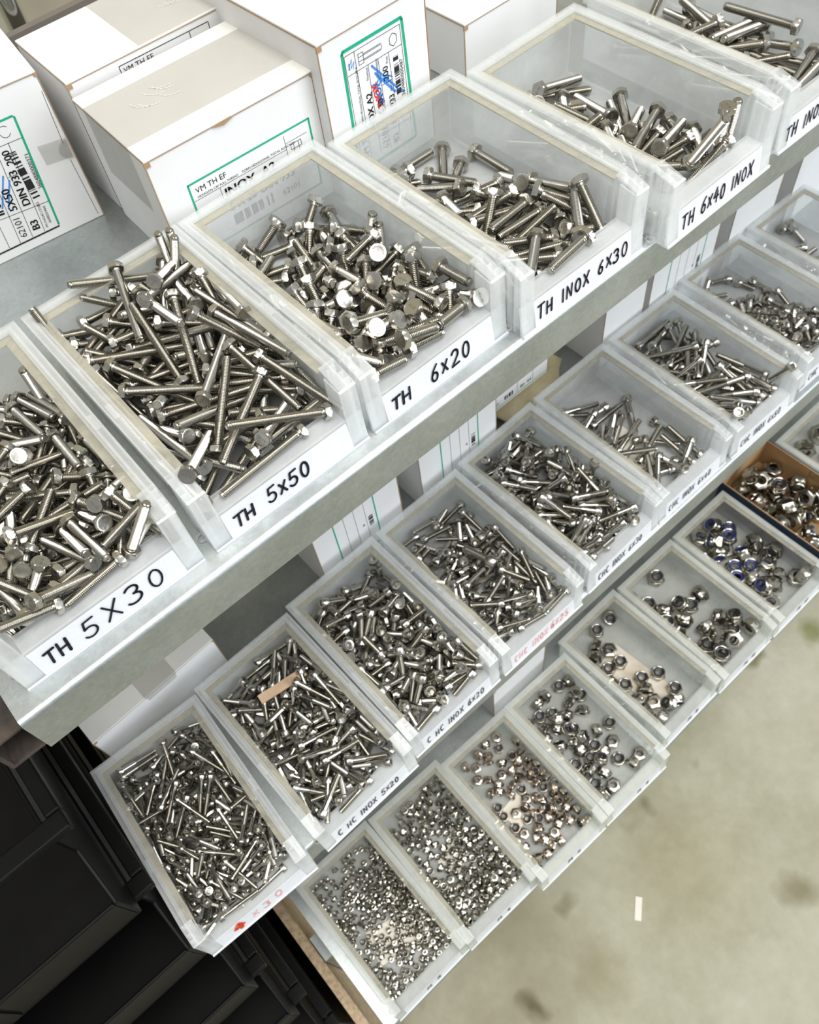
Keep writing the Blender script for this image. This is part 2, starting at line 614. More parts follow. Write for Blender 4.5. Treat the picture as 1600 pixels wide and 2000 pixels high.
def bin_meshes(mb_body, mb_rim, suffix):
    side = [(0.6, 0), (162, 0), (162, 45.4), (YS, 45.4), (YE, 41.5)]
    b = MB()
    b.box(2, 1, 0, 95.5, 162, .5).box(2, 1, 1.2, 95.5, 162, 1.8)
    b.prism(side, 2, 3.3).prism(side, 94.2, 95.5)
    b.box(3.3, 160.6, 1.8, 94.2, 162, 45.4)
    b.prism([(12.6, 1.8), (14, 1.8), (14, 20.2), (3, 20.2), (3, 18.9), (12.6, 18.9)], 9, 88.5)      # inner front wall and lip
    b.prism([(3, 18.9), (3.0, 20.2), (1.7, 20.2), (-1.3, 0), (0.1, 0)], -0.5, 98)                       # sloped label face
    for x0, x1 in ((-0.8, 2.0), (95.5, 98.3)):                                                          # corner posts with ribs
        b.prism([(YE - 1.2, 41.5), (YE, 42.0), (1.2, 0), (0, 0)], min(x0, 88.5 if x0 > 50 else x0), max(x1, 9 if x1 < 50 else x1))
        for y in (5.5, 10.5, 17.0):
            b.box(x0, y, 0, x1, y + 1.1, 43.0)
        b.box(x0, 1, 0, x1, 18, 1.2)
    for x in (8.0, 88.5):
        b.prism([(1.5, 0.5), (14, 0.5), (14, 42.5), (YE, 41.0)], x, x + 1.0)
    for x0, x1 in ((3.3, 5.0), (92.5, 94.2)):                                                           # thick ribs inside, near the front
        b.box(x0, 26, 1.8, x1, 30.5, 43.0).box(x0, 20.5, 1.8, x1, 22, 43.0).box(x0, 15.5, 1.8, x1, 17, 43.0)
    ring = [(2.9, 0), (2.9, 1.6), (1.9, 1.6), (1.9, 0), (2.9, 0)]
    q = MB().lathe(ring, 16, cap=False)
    b.add([(x - 1.6, y + 10.5, z) for x, y, z in q.v], q.f)
    body = b.mesh('bin_body' + suffix, mb_body)
    r = MB()
    o_, i_ = -1.3, 5.0
    r.box(o_, YS, 45.4, i_, 163.3, HB).box(97.5 - i_, YS, 45.4, 97.5 - o_, 163.3, HB).box(i_, 157, 45.4, 97.5 - i_, 163.3, HB)
    r.box(o_, YS, 40.5, o_ + 1, 163.3, 45.4).box(97.5 - o_ - 1, YS, 40.5, 97.5 - o_, 163.3, 45.4).box(o_ + 1, 162.3, 40.5, 97.5 - o_ - 1, 163.3, 45.4)
    sl = [(YS, 45.4), (YS, HB), (YE, HF), (YE - 1.2, 41.2)]
    r.prism(sl, o_, 8.2).prism(sl, 97.5 - 8.2, 97.5 - o_)
    for x in (0.2, 94.3):
        r.box(x, 64, HB, x + 3, 75, HB + .4)
    rim = r.mesh('rim' + suffix, mb_rim)
    l = MB()
    l.box(4, YS, 43.4, 9.5, 158, 44.4).box(88, YS, 43.4, 93.5, 158, 44.4).box(9.5, 152.5, 43.4, 88, 158, 44.4)
    ledge = l.mesh('inner_ledge' + suffix, M_LEDGE)
    p = MB().prism([(2.0, 18.6), (1.5, 18.6), (-1.15, 1.6), (-0.65, 1.6)], 9.5, 88)
    p.box(-0.5, -2.4, 0, 98, -1.2, 1.5)
    plate = p.mesh('label_plate' + suffix, M_PLATE)
    return body, rim, ledge, plate


SET_NEW = bin_meshes(M_BIN, M_RIM, '')
SET_OLD = bin_meshes(M_BIN_OLD, M_RIM_OLD, '_aged')


def PL(u, v):          # point on the label plate of a bin
    t = v / 19.3
    return (u, -1.75 + 3.12 * t - 0.12, 0.6 + 19.2 * t + 0.06)


BINS = [(-105.3, 1.94, -1.12, 0.0), (-0.0, 0.0, -0.04, 0.0), (102.39, -0.37, 0.67, 0.0), (203.84, -9.47, -0.47, 0.0), (312.03, -20.15, 2.11, 0.0), (423.0, -15.0, 1.2, 0.0), (-165.54, -55.45, -4.71, -351.0), (-54.04, -55.98, 1.67, -351.0), (47.28, -48.94, 1.03, -351.0), (150.97, -48.16, 0.5, -351.0), (261.28, -44.5, 3.22, -351.0), (362.26, -40.66, 0.34, -351.0), (468.1, -40.99, -1.06, -351.0), (582.06, -37.08, -0.59, -351.0), (696.04, -39.64, -0.21, -351.0), (-107.5, -157.46, 0.41, -655.4), (-8.6, -159.11, -1.5, -655.4), (89.5, -168.98, -1.8, -655.4), (190.6, -170.36, -1.5, -655.4), (300.06, -157.07, 1.75, -655.4), (402.05, -158.06, 0.12, -655.4), (507.0, -158.0, 0.3, -655.4), (612.0, -150.0, 0.3, -655.4), (718.0, -158.0, 0.3, -655.4)]
WRITE = {
    0: [('TH', 14, 5.5, 8.5, 5.2, 1.4, 1.5, M_INK), ('5X30', 33, 4.5, 11, 8, 4.2, 1.25, M_INK)],
    1: [('TH', 14, 5.5, 7.5, 5.2, 1.2, 1.5, M_INK), ('5x50', 34, 5.5, 9.5, 5.6, 1.7, 1.35, M_INK)],
    2: [('TH', 14, 5.5, 7.5, 5.4, 1.3, 1.5, M_INK), ('6x20', 41, 5.0, 9.5, 5.4, 2.6, 1.35, M_INK)],
    3: [('TH INOX 6x30', 11, 5.2, 8.2, 4.7, 2.1, 1.25, M_INK)],
    4: [('TH 6x40 INOX', 12, 5.2, 8.8, 4.4, 1.9, 1.25, M_INK)],
    5: [('TH INOX 6x50', 6, 5.2, 8.6, 4.6, 2.0, 1.25, M_INK)],
    6: [('4', 24, 6.0, 9, 7, 1.4, 3.4, M_RED), ('x30', 40, 6.0, 9, 6, 5.0, 1.1, M_REDF)],
    7: [('C HC INOX 5x20', 14, 5.5, 7.5, 3.6, 1.5, 1.1, M_INKG)],
    8: [('C HC INOX 6x20', 14, 5.5, 7.5, 3.6, 1.6, 1.1, M_INKG)],
    9: [('CHC INOX', 13, 5.5, 7.5, 3.8, 2.0, 1.0, M_REDF), ('6x25', 58, 6.0, 8.5, 4, 2.2, 1.3, M_REDF)],
    10: [('CHC INOX 6x30', 13, 5.5, 7.5, 3.6, 1.6, 1.1, M_INKG)],
    11: [('CHC INOX 6x40', 13, 5.5, 7.5, 3.6, 1.6, 1.1, M_INKG)],
    12: [('CHC INOX 6x50', 13, 5.5, 7.5, 3.6, 1.6, 1.1, M_INKG)],
    13: [('CHC INOX 6x16', 13, 5.5, 7.5, 3.6, 1.6, 1.1, M_INKG)],
    15: [('M', 40, 6, 6.5, 5, 1, 1.3, M_INKG), ('3', 54, 6.5, 6, 4, 1, 1.3, M_INKG)],
    16: [('M', 40, 6, 6.5, 5, 1, 1.3, M_INKG), ('4', 54, 6.5, 6, 4, 1, 1.3, M_INKG)],
    17: [('M', 40, 6, 6.5, 5, 1, 1.3, M_INKG), ('5', 54, 6.5, 6, 4, 1, 1.3, M_INKG)],
    18: [('M', 50, 6, 6.5, 5, 1, 1.3, M_INKG), ('6', 64, 6.5, 6, 4, 1, 1.3, M_INKG)],
    19: [('M', 46, 6, 6.5, 5, 1, 1.3, M_INKG), ('8', 60, 6.5, 6, 4, 1, 1.3, M_INKG)],
    20: [('M', 46, 6, 6.5, 5, 1, 1.3, M_INKG), ('10', 60, 6.5, 6, 4, 1, 1.3, M_INKG)],
    21: [('M', 46, 6, 6.5, 5, 1, 1.3, M_INKG), ('12', 60, 6.5, 6, 4, 1, 1.3, M_INKG)],
}
BIN_LABEL = {
    0: 'clear plastic bin marked TH 5 X 30, full of hex bolts, on the top shelf',
    1: 'clear plastic bin marked TH 5x50, heaped with long hex bolts',
    2: 'clear plastic bin marked TH 6x20, holding short hex bolts',
    3: 'clear plastic bin marked TH INOX 6x30, on the top shelf',
    4: 'clear plastic bin marked TH 6x40 INOX, with few long bolts',
    5: 'clear plastic bin at the far end of the top row, its marking cut off',
    6: 'clear plastic bin with red marking, packed with thin screws',
    7: 'clear plastic bin marked C HC INOX 5x20, with a wooden strip in its screws',
    8: 'clear plastic bin marked C HC INOX 6x20, full of short cap screws',
    9: 'clear plastic bin with a faded pink marking and one large screw on its pile',
    10: 'clear plastic bin marked CHC INOX 6x30 on the middle shelf',
    11: 'clear plastic bin marked CHC INOX 6x40, its paper-covered floor showing between few screws',
    12: 'clear plastic bin marked CHC INOX 6x50 with long cap screws',
    13: 'clear plastic bin of stubby cap screws, after the bin marked CHC INOX 6x50',
    14: 'clear plastic bin at the far end of the middle row',
    15: 'clear plastic bin of the smallest lock nuts, beside the chipboard panel',
    16: 'clear plastic bin of small lock nuts, second from the chipboard panel',
    17: 'clear plastic bin of brown-reflecting lock nuts with a cream paper on its floor',
    18: 'clear plastic bin of lock nuts with dark centres, fourth from the chipboard panel',
    19: 'clear plastic bin with a few scattered lock nuts and a stained bare floor',
    20: 'clear plastic bin of large lock nuts, between the sparsely filled bin and the blue-ringed nuts',
    21: 'clear plastic bin of large blue-ringed lock nuts beside the navy cardboard box',
    23: 'clear plastic bin of the biggest lock nuts beyond the cardboard box',
}
rnd = random.Random(7)
for i, (x, y, yaw, z) in enumerate(BINS):
    if i == 22:
        continue
    S = SET_NEW if i < 15 else SET_OLD
    row = 'bins in the top row' if i < 6 else ('bins in the middle row' if i < 15 else 'bins in the lowest row')
    t = thing('storage_bin', BIN_LABEL[i], 'bin', x, y, z + (0 if i < 15 else 0), yaw / 100, row)
    for nm, me in zip(('bin_body', 'rim', 'inner_ledge', 'label_plate'), S):
        c = bpy.data.objects.new(nm, me)
        C.objects.link(c)
        c.parent = t
    by = {}
    for (txt, u, v, h, w, gap, pen, m) in WRITE.get(i, []):
        handwrite(by.setdefault(m, MB()), txt, u, v, h, w, gap, pen, PL, rnd)
    for m, mb in by.items():
        mb.build('handwriting', m, t)


# ------------------------------------------------------------------ fasteners
def thread_shank(d, L, pitch, seg, depth=0.6, smooth_part=0.0):
    """a real helix: rings half a pitch apart, turned so that the seam meets one pitch further"""
    r0, r1 = d / 2, d / 2 - depth * pitch
    mb = MB()
    z0, z1 = -L / 2, L / 2 - smooth_part
    n = int((z1 - z0 - pitch * 1.6) / (pitch / 2))
    v, f = [], []
    for k in range(n):
        r = r0 if k % 2 == 0 else r1
        if k < 2:
            r -= 0.3
        for i in range(seg):
            a = 2 * math.pi * i / seg
            zz = z0 + 0.4 + k * pitch / 2 + pitch * i / seg
            v.append((r * math.cos(a), r * math.sin(a), zz))
    for k in range(n - 1):
        for i in range(seg - 1):
            f.append((k * seg + i, k * seg + i + 1, (k + 1) * seg + i + 1, (k + 1) * seg + i))
        if k + 3 < n:
            f.append((k * seg + seg - 1, (k + 2) * seg, (k + 3) * seg, (k + 1) * seg + seg - 1))
    mb.add(v, f)
    # core, ends and any plain part
    mb.lathe([(r1 - .35, z0), (r1 + .02, z0 + .45), (r1 + .02, z1 - .5)], seg)
    mb.lathe([(r0 - .12 if smooth_part else r1 + .05, z1 - pitch * 1.4), (r0 - .1 if smooth_part else r0 - .2, z1 - pitch * 1.1), (r0 - .1, L / 2 + .05)], seg)
    return mb


def hex_r(af):
    def fn(r, z, a):
        k = (a + math.pi / 6) % (math.pi / 3) - math.pi / 6
        return min(r, af / 2 / math.cos(k))
    return fn


def hex_head(af, h, zb):
    c = af / 2 / math.cos(math.pi / 6)
    prof = [(af * .40, zb - .02), (af * .47, zb), (af * .47, zb + .35), (c - .25, zb + .36), (c, zb + .6), (c, zb + h - .55), (af / 2 + .05, zb + h - .06), (af * .44, zb + h), (af * .36, zb + h - .12)]
    return MB().lathe(prof, 36, rfun=hex_r(af))


def socket_head(d, h, zb, key):
    r = d / 2
    mb = MB()

    def knurl(q, z, a):
        if q > r - .05 and zb + .3 < z < zb + h - .5:
            return q - (.14 if int(a / (2 * math.pi) * 36 + .5) % 2 else 0)
        return q
    kr = key / 2 / math.cos(math.pi / 6)

    def both(q, z, a):
        if q < 0:
            k = (a + math.pi / 6) % (math.pi / 3) - math.pi / 6
            return min(-q, key / 2 / math.cos(k))
        return knurl(q, z, a)
    prof = [(r - .6, zb), (r - .15, zb + .1), (r, zb + .4), (r, zb + h - .55), (r - .45, zb + h), (kr + .35, zb + h), (-(kr + .1), zb + h - .3), (-kr, zb + h - .5), (-kr, zb + h * .45)]
    mb.lathe(prof, 36, rfun=both)
    return mb


def nut_body(af, h, d):
    c = af / 2 / math.cos(math.pi / 6)
    hx = h * .62
    z0 = -h / 2
    col = af * .47
    hole = d / 2 * .92
    fn0 = hex_r(af)

    def fn(r, z, a):
        return fn0(r, z, a) if r > col * .9 else r
    n = [(hole + .35, z0), (af * .46, z0), (c - .2, z0 + af * .03), (c, z0 + af * .08), (c, z0 + hx - af * .07), (af / 2 * .98, z0 + hx), (col - .02, z0 + hx + .02),
         (col * .985, z0 + h - af * .09), (col * .95, z0 + h - af * .03), (col * .87, z0 + h), (col * .78, z0 + h - af * .02), (col * .74, z0 + h - af * .07), (col * .72, z0 + h * .72), (hole, z0 + h * .70), (hole, z0 + .4)]
    mb = MB().lathe(n + [n[0]], 36, cap=False, rfun=fn)
    return mb


def nut_insert(af, h, d):
    z0 = -h / 2
    col = af * .47
    hole = d / 2 * .80
    n = [(hole, z0 + h * .72), (col * .73, z0 + h * .72), (col * .735, z0 + h - af * .075), (col * .66, z0 + h - af * .05), (hole, z0 + h - af * .09)]
    return MB().lathe(n + [n[0]], 24, cap=False)


POSES = {
 0: ([
  407,141,268,459,103,-882,502,97,233,527,441,591,178,99,317,600,595,388,500,508,288,-529,-179,784,608,269,282,-298,-652,-599,824,100,376,806,-512,-276,
  310,181,55,-436,-531,396,499,342,235,276,644,-494,501,570,264,567,-481,-117,777,213,307,-786,-377,387,905,748,206,-501,-565,-465,856,217,297,-396,305,708,
  648,940,196,398,689,271,373,720,275,-417,427,-583,784,865,220,-584,-472,-414,553,326,262,-639,515,397,905,1381,174,-55,-1,496,804,1274,197,-749,40,202,
  855,1272,186,676,-127,293,724,1209,201,-271,-676,-604,269,329,152,-312,157,-851,749,358,280,-687,-68,248,673,432,239,525,-81,328,354,603,257,386,-467,464,
  831,475,251,461,44,-679,530,765,173,375,649,590,802,692,168,144,-462,-500,550,709,247,772,-126,588,685,558,236,39,-781,-193,173,312,219,477,-432,595,
  220,311,260,761,135,203,78,165,172,0,0,698,678,1032,157,-705,-1,-472,637,1107,211,-682,401,594,564,308,152,344,-441,-362,334,512,175,5,-492,840,
  516,238,191,574,-178,-646,544,1019,214,311,-189,746,746,1271,111,-367,-380,142,794,156,237,-305,137,-939,754,502,181,-521,111,-93,905,381,170,159,-107,420,
  315,808,245,-349,530,-173,694,791,150,-593,202,-570,425,1024,244,-708,-192,-651,783,330,124,-44,639,-762,491,991,184,638,-379,616,666,739,187,-526,513,-372,
  754,270,213,-598,-30,-523,281,239,173,-65,-699,-159,872,1072,112,630,486,-472,623,1230,152,-623,-172,236,780,455,213,-744,-188,-429,714,1028,117,711,-341,-393,
  432,925,211,-374,-632,146,418,309,146,-628,-114,571,717,1403,124,137,-754,-612,276,499,204,-762,-70,-354,352,183,132,-830,-67,-552,846,329,112,679,163,33,
  512,504,148,69,-518,-359,819,1412,124,449,-622,-642,756,324,181,224,-625,-348], [
  606,494,191,-821,-20,143,768,976,105,-733,275,1,213,627,216,568,-25,138,612,407,172,225,-686,-353,565,273,103,174,761,-209,428,418,103,118,-771,-405,
  352,347,105,-526,181,25,787,738,106,576,-207,-597,331,712,208,-654,-550,-423,616,1197,55,-542,-422,-623,865,1396,55,-370,-579,-664,211,273,125,-465,453,752,
  905,884,118,477,481,-551,136,374,55,-445,523,430,546,1183,113,252,453,-521,350,359,55,-321,-607,159,300,857,201,-52,694,-360,901,993,55,-37,-686,-724,
  505,705,116,-755,275,-592,726,956,55,288,-623,-726,300,477,131,-759,-149,-587,348,698,140,-33,666,-437,612,1262,104,-654,-269,-320,193,740,118,119,676,-516,
  821,1362,86,541,272,-310,65,372,193,853,-122,104,792,385,55,-460,-510,725,507,836,160,383,796,-2,764,260,93,-273,-517,622,399,239,132,618,243,571,
  325,688,82,-487,-377,-780,833,403,187,470,-331,678,531,901,129,796,223,550,854,610,105,267,-478,810,680,511,155,305,-733,309,176,869,102,256,734,-234,
  106,421,266,-237,-598,-708,175,583,203,-313,311,889,476,880,99,206,-706,-677,499,978,55,-131,-674,-725,775,439,55,-477,494,-6,287,433,81,455,-421,-709,
  562,1027,126,579,-331,-488,720,501,122,-627,-170,-507,732,1220,55,-216,652,661,412,1402,55,11,-687,-27,443,754,55,-640,-250,138,617,363,55,-680,-96,-382,
  529,521,90,130,581,539,418,700,55,441,526,-223,240,788,173,-505,-595,-347,193,763,287,652,141,739,789,597,94,101,-756,-596,567,456,55,-499,-472,-641,
  352,1343,55,-318,-609,369,143,925,55,651,-219,-29,273,1270,55,-435,-531,552,65,400,92,-46,585,802,658,844,74,369,520,393,405,1395,106,353,613,682,
  245,949,77,-123,-618,-584,253,1551,55,102,-679,-66,147,746,55,498,-473,333,182,597,121,375,318,-850,461,1297,84,121,598,752,67,1148,55,548,-414,475,
  306,983,86,63,601,-796,457,1473,55,-336,-599,309,171,1463,90,-444,393,-271,136,729,192,-366,-244,-482,126,748,138,20,421,742,72,880,230,415,595,-560,
  65,792,127,451,402,-494,207,1030,204,-718,650,57,204,998,152,562,544,544,96,1107,162,421,332,-304,202,1249,117,-621,-487,163,273,1330,144,86,594,-411,
  212,1108,184,-583,342,737,373,1280,113,-402,-690,542,116,1433,126,374,-548,553,247,1434,137,30,-587,-11,224,1482,165,-11,722,-82,145,1294,223,224,724,-361,
  370,1185,116,-486,149,801,300,1126,112,-306,-606,168,449,1289,170,-503,70,858]),
 1: ([
  598,179,340,-694,441,-549,408,93,233,-619,317,-628,475,477,327,-103,-780,493,847,300,295,-308,513,775,479,320,319,-556,314,-402,441,1017,391,326,-760,485,
  828,665,405,-680,67,235,343,736,319,396,-601,-678,552,889,399,-300,-472,-820,730,462,304,-607,-50,20,156,504,281,480,503,-457,347,1067,337,-595,363,717,
  783,749,356,-94,-376,-425,65,353,177,291,-538,709,465,1304,440,-495,-422,-654,456,557,289,135,-709,-403,300,857,286,-568,-228,72,99,806,245,667,-446,364,
  583,682,354,494,-408,-71,68,1476,304,985,-4,24,211,344,231,-594,368,631,220,294,333,495,-39,-482,505,1552,425,775,362,461,423,489,290,239,813,232,
  65,951,233,-358,-548,-647,671,187,236,314,-571,-257,730,1313,425,-132,-548,614,892,1055,411,606,277,-368,836,897,388,751,95,60,548,991,364,-774,-16,493,
  270,196,144,16,548,139,150,920,186,-441,138,439,776,1396,429,-313,-415,853,557,1100,478,-127,-780,-604,687,283,237,-42,-559,542,515,1161,324,18,-623,-571,
  307,1389,321,75,572,209,534,1135,372,-503,-513,321,452,895,266,546,-454,-656,670,1023,330,598,-347,115,825,967,313,-160,-436,-868,483,1464,299,298,842,-50,
  161,681,212,507,252,-152,757,1281,371,366,478,-701,335,1417,286,427,-535,-664,637,500,253,-153,722,-522,327,1214,271,206,866,-312,672,351,189,846,11,505,
  724,934,365,261,-560,-680,610,591,261,608,-358,704,734,557,244,-438,-424,91,761,583,280,412,-674,-613,317,1339,310,-175,-747,280,295,323,151,-313,538,-38,
  326,359,223,601,-62,777,656,714,291,1,645,-410,728,1036,325,-112,687,619,510,1552,261,-62,-659,96,306,1129,253,830,-73,433,905,495,252,-515,372,474,
  448,363,228,-486,643,-586,513,1166,274,555,-420,-235,684,1317,394,-628,-415,-583,431,709,166,443,-330,-726,170,613,134,-446,352,333,366,1367,193,-171,-551,-26,
  65,958,183,468,593,-500,262,740,299,-880,-247,-243,575,1359,287,-887,-4,-425,344,988,235,599,41,796,664,1227,311,806,30,124,65,427,99,597,-193,265,
  673,937,203,832,247,490], [
  515,587,216,674,75,-696,458,427,136,471,-411,576,705,1427,302,408,-462,-726,386,454,166,-567,-479,659,766,946,293,-5,570,793,713,522,114,-156,-582,743,
  727,314,99,-391,-567,-47,358,1025,172,-349,-647,-345,135,1120,160,669,-474,212,409,457,78,300,589,-154,898,427,103,550,-289,320,905,1298,310,-87,777,622,
  208,874,122,-61,586,-771,208,400,87,-588,-271,-686,832,584,109,-286,607,696,241,1097,83,-160,-633,-567,316,792,112,671,228,-675,783,491,157,-523,26,136,
  600,326,55,-545,-432,691,233,1346,101,-60,622,-579,314,1212,55,612,-329,-711,429,1379,227,-657,396,-240,482,973,221,-433,541,673,271,994,159,-13,-819,-445,
  780,1254,274,363,548,-391,223,1335,206,128,-647,750,429,1552,169,256,-552,-309,810,1338,199,810,210,-210,687,616,160,242,-669,-302,444,555,159,-17,-639,137,
  905,1003,240,744,100,-110,652,766,118,456,-406,-623,515,755,97,611,431,658,477,701,55,559,-412,-706,657,1506,121,759,-162,-572,524,1060,156,-562,-218,-50,
  326,620,55,562,-408,-698,656,1551,55,-572,-395,606,626,1281,151,399,-571,710,450,833,90,642,-31,-562,640,1325,188,842,133,419,860,1009,216,-326,562,651,
  656,1114,193,277,704,-634,411,1324,124,-420,-657,-127,251,1331,158,-547,466,-174,838,1255,129,-493,-576,-452,747,1298,212,-662,-214,-357,648,1005,93,-436,600,-604,
  455,1248,94,-602,436,-64,621,1098,133,-518,-596,-553,905,909,167,230,-729,608,814,1077,195,-251,-675,-689,634,1058,55,217,660,222,905,1257,122,-608,-395,-356,
  335,1500,176,-368,449,-551]),
 2: ([
  467,101,319,-599,-116,755,235,101,241,519,-418,-628,897,297,287,-537,-460,-397,73,250,274,-719,117,33,698,359,250,327,663,-521,668,110,277,-388,664,-221,
  367,410,274,-166,-581,110,713,933,215,-566,228,-741,73,407,150,-624,-261,-359,133,1432,194,505,582,-585,158,221,270,-127,919,-121,73,647,215,-661,-432,-393,
  287,1326,121,657,-174,-519,210,616,176,-154,-336,-99,73,1085,109,-678,-266,-320,459,1541,106,-61,441,-219,500,101,241,-120,-655,51,118,988,153,-738,-238,-386,
  897,207,204,366,329,-661,307,387,233,5,384,-909,554,833,172,-94,-736,-659,791,811,119,-206,619,-174,783,522,208,-252,-175,-890,775,226,168,-322,-354,-878,
  388,792,112,383,-110,393,409,363,214,319,-295,854,154,1456,138,-208,694,-548,607,257,185,68,-189,-737,843,1172,137,344,-462,-781,520,1238,127,761,355,-289,
  332,875,135,-399,-117,-408,754,1489,99,-340,357,-306,481,418,203,300,-48,952,592,1282,103,94,460,722,249,1265,63,550,-376,743,255,893,122,-279,-272,-531,
  311,1441,103,-437,-167,9,403,214,248,187,-786,-476,621,777,139,-74,622,512,702,736,110,-137,-388,684,697,185,63,-576,-335,607,224,635,91,344,412,827,
  197,692,145,-541,-115,-628,315,1316,63,223,628,-91,729,995,172,-260,548,717,415,1001,143,8,-771,124,577,1074,112,-614,-350,-448,199,353,126,72,178,-245,
  164,419,138,-358,-489,-792,824,579,200,772,26,297,77,1432,89,-549,-501,-523,397,1054,109,-197,374,660,513,502,210,-48,828,-535,619,960,120,1,312,820,
  82,344,63,-351,-567,-701,815,867,150,191,-328,261,699,505,124,-44,19,736,92,648,63,-381,-547,-587,531,616,135,-353,-114,-11,444,1442,63,666,-31,694,
  672,1524,63,650,-145,-686,856,1353,63,38,665,735,670,302,187,-386,-260,107,349,200,63,603,-283,-734,897,581,172,-341,-56,11,896,963,167,-870,-491,46,
  184,999,91,-40,-537,840,466,923,140,-857,158,-27,698,1222,108,-436,647,410,703,1049,130,60,-515,-629,890,1032,215,-523,-843,-21,731,1400,86,99,-557,-519,
  489,880,102,457,118,-359,108,1064,63,646,-163,150,150,686,185,817,-98,-258,304,914,63,4,666,4,832,610,92,-404,349,846,568,206,220,-638,-526,63,
  604,547,124,-628,-406,-643], [
  364,759,63,-427,512,-599,228,1153,63,549,-378,642,515,238,89,-424,-352,-777,460,1223,63,-184,640,553,102,213,157,-274,880,227,821,427,147,-142,-880,-411,
  571,791,63,606,-277,608,491,180,216,42,-887,-228,157,725,104,-412,207,337,424,494,192,161,797,456,654,1257,63,-482,461,633,150,1437,63,-542,-388,-665,
  253,301,150,-650,190,-481,243,1444,63,106,658,643,751,585,162,872,489,0,330,582,181,108,-403,666,391,257,95,504,113,-789,633,1026,63,602,-287,571,
  786,1070,134,581,-385,512,605,594,63,88,-661,-586,723,307,110,-4,412,871,132,397,193,326,-585,628,472,1079,63,507,-432,-689,434,563,105,-421,-661,-388,
  511,442,91,376,387,-817,394,507,63,77,-662,-102,553,181,157,-185,578,-153,897,385,162,-935,72,86,800,350,63,256,-615,673,864,749,104,335,320,-589,
  234,439,108,-461,-643,-281,733,1097,63,-663,-70,-332,316,600,95,477,-203,608,262,372,63,574,338,203,740,857,63,489,-453,-473,832,1108,63,-76,662,686,
  807,361,127,-678,-431,162,196,824,63,640,186,70,672,378,63,-164,-646,-275,850,215,160,13,929,343,791,676,63,628,224,669,483,351,63,429,-510,-729,
  650,341,106,-250,-373,-750]),
 3: ([
  73,277,199,-345,276,492,838,284,223,-457,-218,-585,440,102,241,-606,309,-629,252,533,187,-102,-733,-618,149,1014,95,575,138,344,171,1404,119,494,-145,850,
  513,646,150,-488,516,-448,327,249,215,-193,699,268,172,334,152,846,-44,-8,528,570,128,-590,352,-661,86,757,110,532,-113,315,459,1215,92,394,-453,765,
  897,1150,63,-344,-587,-603,563,1171,120,-265,-660,-460,73,514,122,594,-239,340,256,1472,144,-626,378,-639,341,296,153,-211,684,-566,752,317,228,727,160,-532,
  321,1197,89,565,-230,184,416,703,142,-297,298,-215,587,480,150,578,-595,-447,868,616,191,-411,677,554,223,887,63,-613,296,732,785,442,185,-280,761,-583,
  507,194,63,-182,-655,80,516,805,135,-410,477,-637,216,1294,91,572,-196,-368,501,749,113,-641,92,761,790,235,127,-430,-391,350,356,958,142,-325,-738,-591,
  449,428,138,-238,720,-458,609,1030,63,36,679,-174,649,1369,63,-645,-217,-633,831,487,189,-56,-677,-641,802,921,117,457,252,-637,251,1029,63,-678,60,387,
  459,334,121,17,-715,-343,568,1544,63,-4,-680,59,638,827,93,-593,-77,303,596,1204,63,393,555,678,74,418,63,138,-666,727,708,181,96,471,-358,-678,
  264,693,103,-34,-759,-490,141,1289,63,-677,70,-347,178,195,182,-689,-581,-432,328,1448,63,-452,-508,163,820,536,131,565,-412,-35,382,1002,63,400,550,-114,
  236,537,125,275,-416,-162], [
  665,438,63,594,331,-424,623,913,63,197,651,-181,422,768,63,599,322,733,672,650,63,149,664,347,431,373,63,-358,-578,-268,223,531,63,515,-444,472,
  832,445,120,-202,-764,579,520,525,63,141,-665,-730,855,445,63,-670,117,382,141,441,63,-635,-243,-270,897,679,63,-296,612,682]),
 4: ([
  523,180,145,-449,237,-796,74,386,121,756,166,-98,517,172,351,-886,409,79,93,1149,112,558,184,-148,269,957,163,282,-783,-327,330,581,149,211,-686,425,
  602,669,152,92,697,317,139,482,126,49,554,830,362,1211,175,-670,-330,221,705,1462,104,-596,-111,780,670,514,161,337,-533,-211,335,690,163,-719,-50,-433,
  496,476,117,-393,521,-591,492,322,122,4,776,-312,430,585,93,-621,97,-763,665,1155,88,506,389,-626,427,1047,172,610,-575,533,306,761,179,-719,-255,-477,
  743,931,63,-518,451,9,710,826,106,-371,-474,726,671,1418,63,-530,-437,246,321,1273,101,374,485,-764,417,434,108,699,-287,-648,413,784,90,-607,-184,603,
  777,484,63,-71,683,630,557,417,63,443,-525,-61,467,1222,107,-703,274,-267,220,755,63,661,-188,-270,737,350,120,-691,-346,-597,372,1359,159,445,149,-830,
  265,695,113,674,358,524,692,968,63,30,-686,552,364,1015,97,-2,620,534,430,1101,63,-417,-546,241], [
  566,564,63,-495,476,78,720,275,180,308,798,403]),
 5: ([
  334,483,158,-185,-616,-353,230,790,218,-1,750,-469,837,803,230,593,395,-284,73,475,190,-470,-648,-501,280,1011,249,266,608,22,75,309,170,-95,814,565,
  435,759,203,590,445,263,195,1195,141,-495,-610,-417,355,1048,222,326,-743,584,672,242,124,-676,-142,722,644,778,214,-743,252,-582,509,606,124,-606,463,637,
  572,286,100,210,598,411,805,725,96,229,-599,726,434,1290,105,-286,-687,-646,554,181,63,302,622,345,622,1073,202,702,324,-347,640,495,94,-276,582,748,
  599,847,218,-777,-32,-629,387,306,63,450,-525,-335,226,330,162,-488,-646,-575,253,564,117,-289,-701,646,290,980,170,104,-724,626,266,1006,119,418,-435,66,
  719,1271,83,662,-18,-151,552,932,104,-502,445,334,736,1514,254,307,-859,-49,798,429,63,-691,-4,270,415,1004,63,482,-495,-366,780,1062,124,-694,-112,-173,
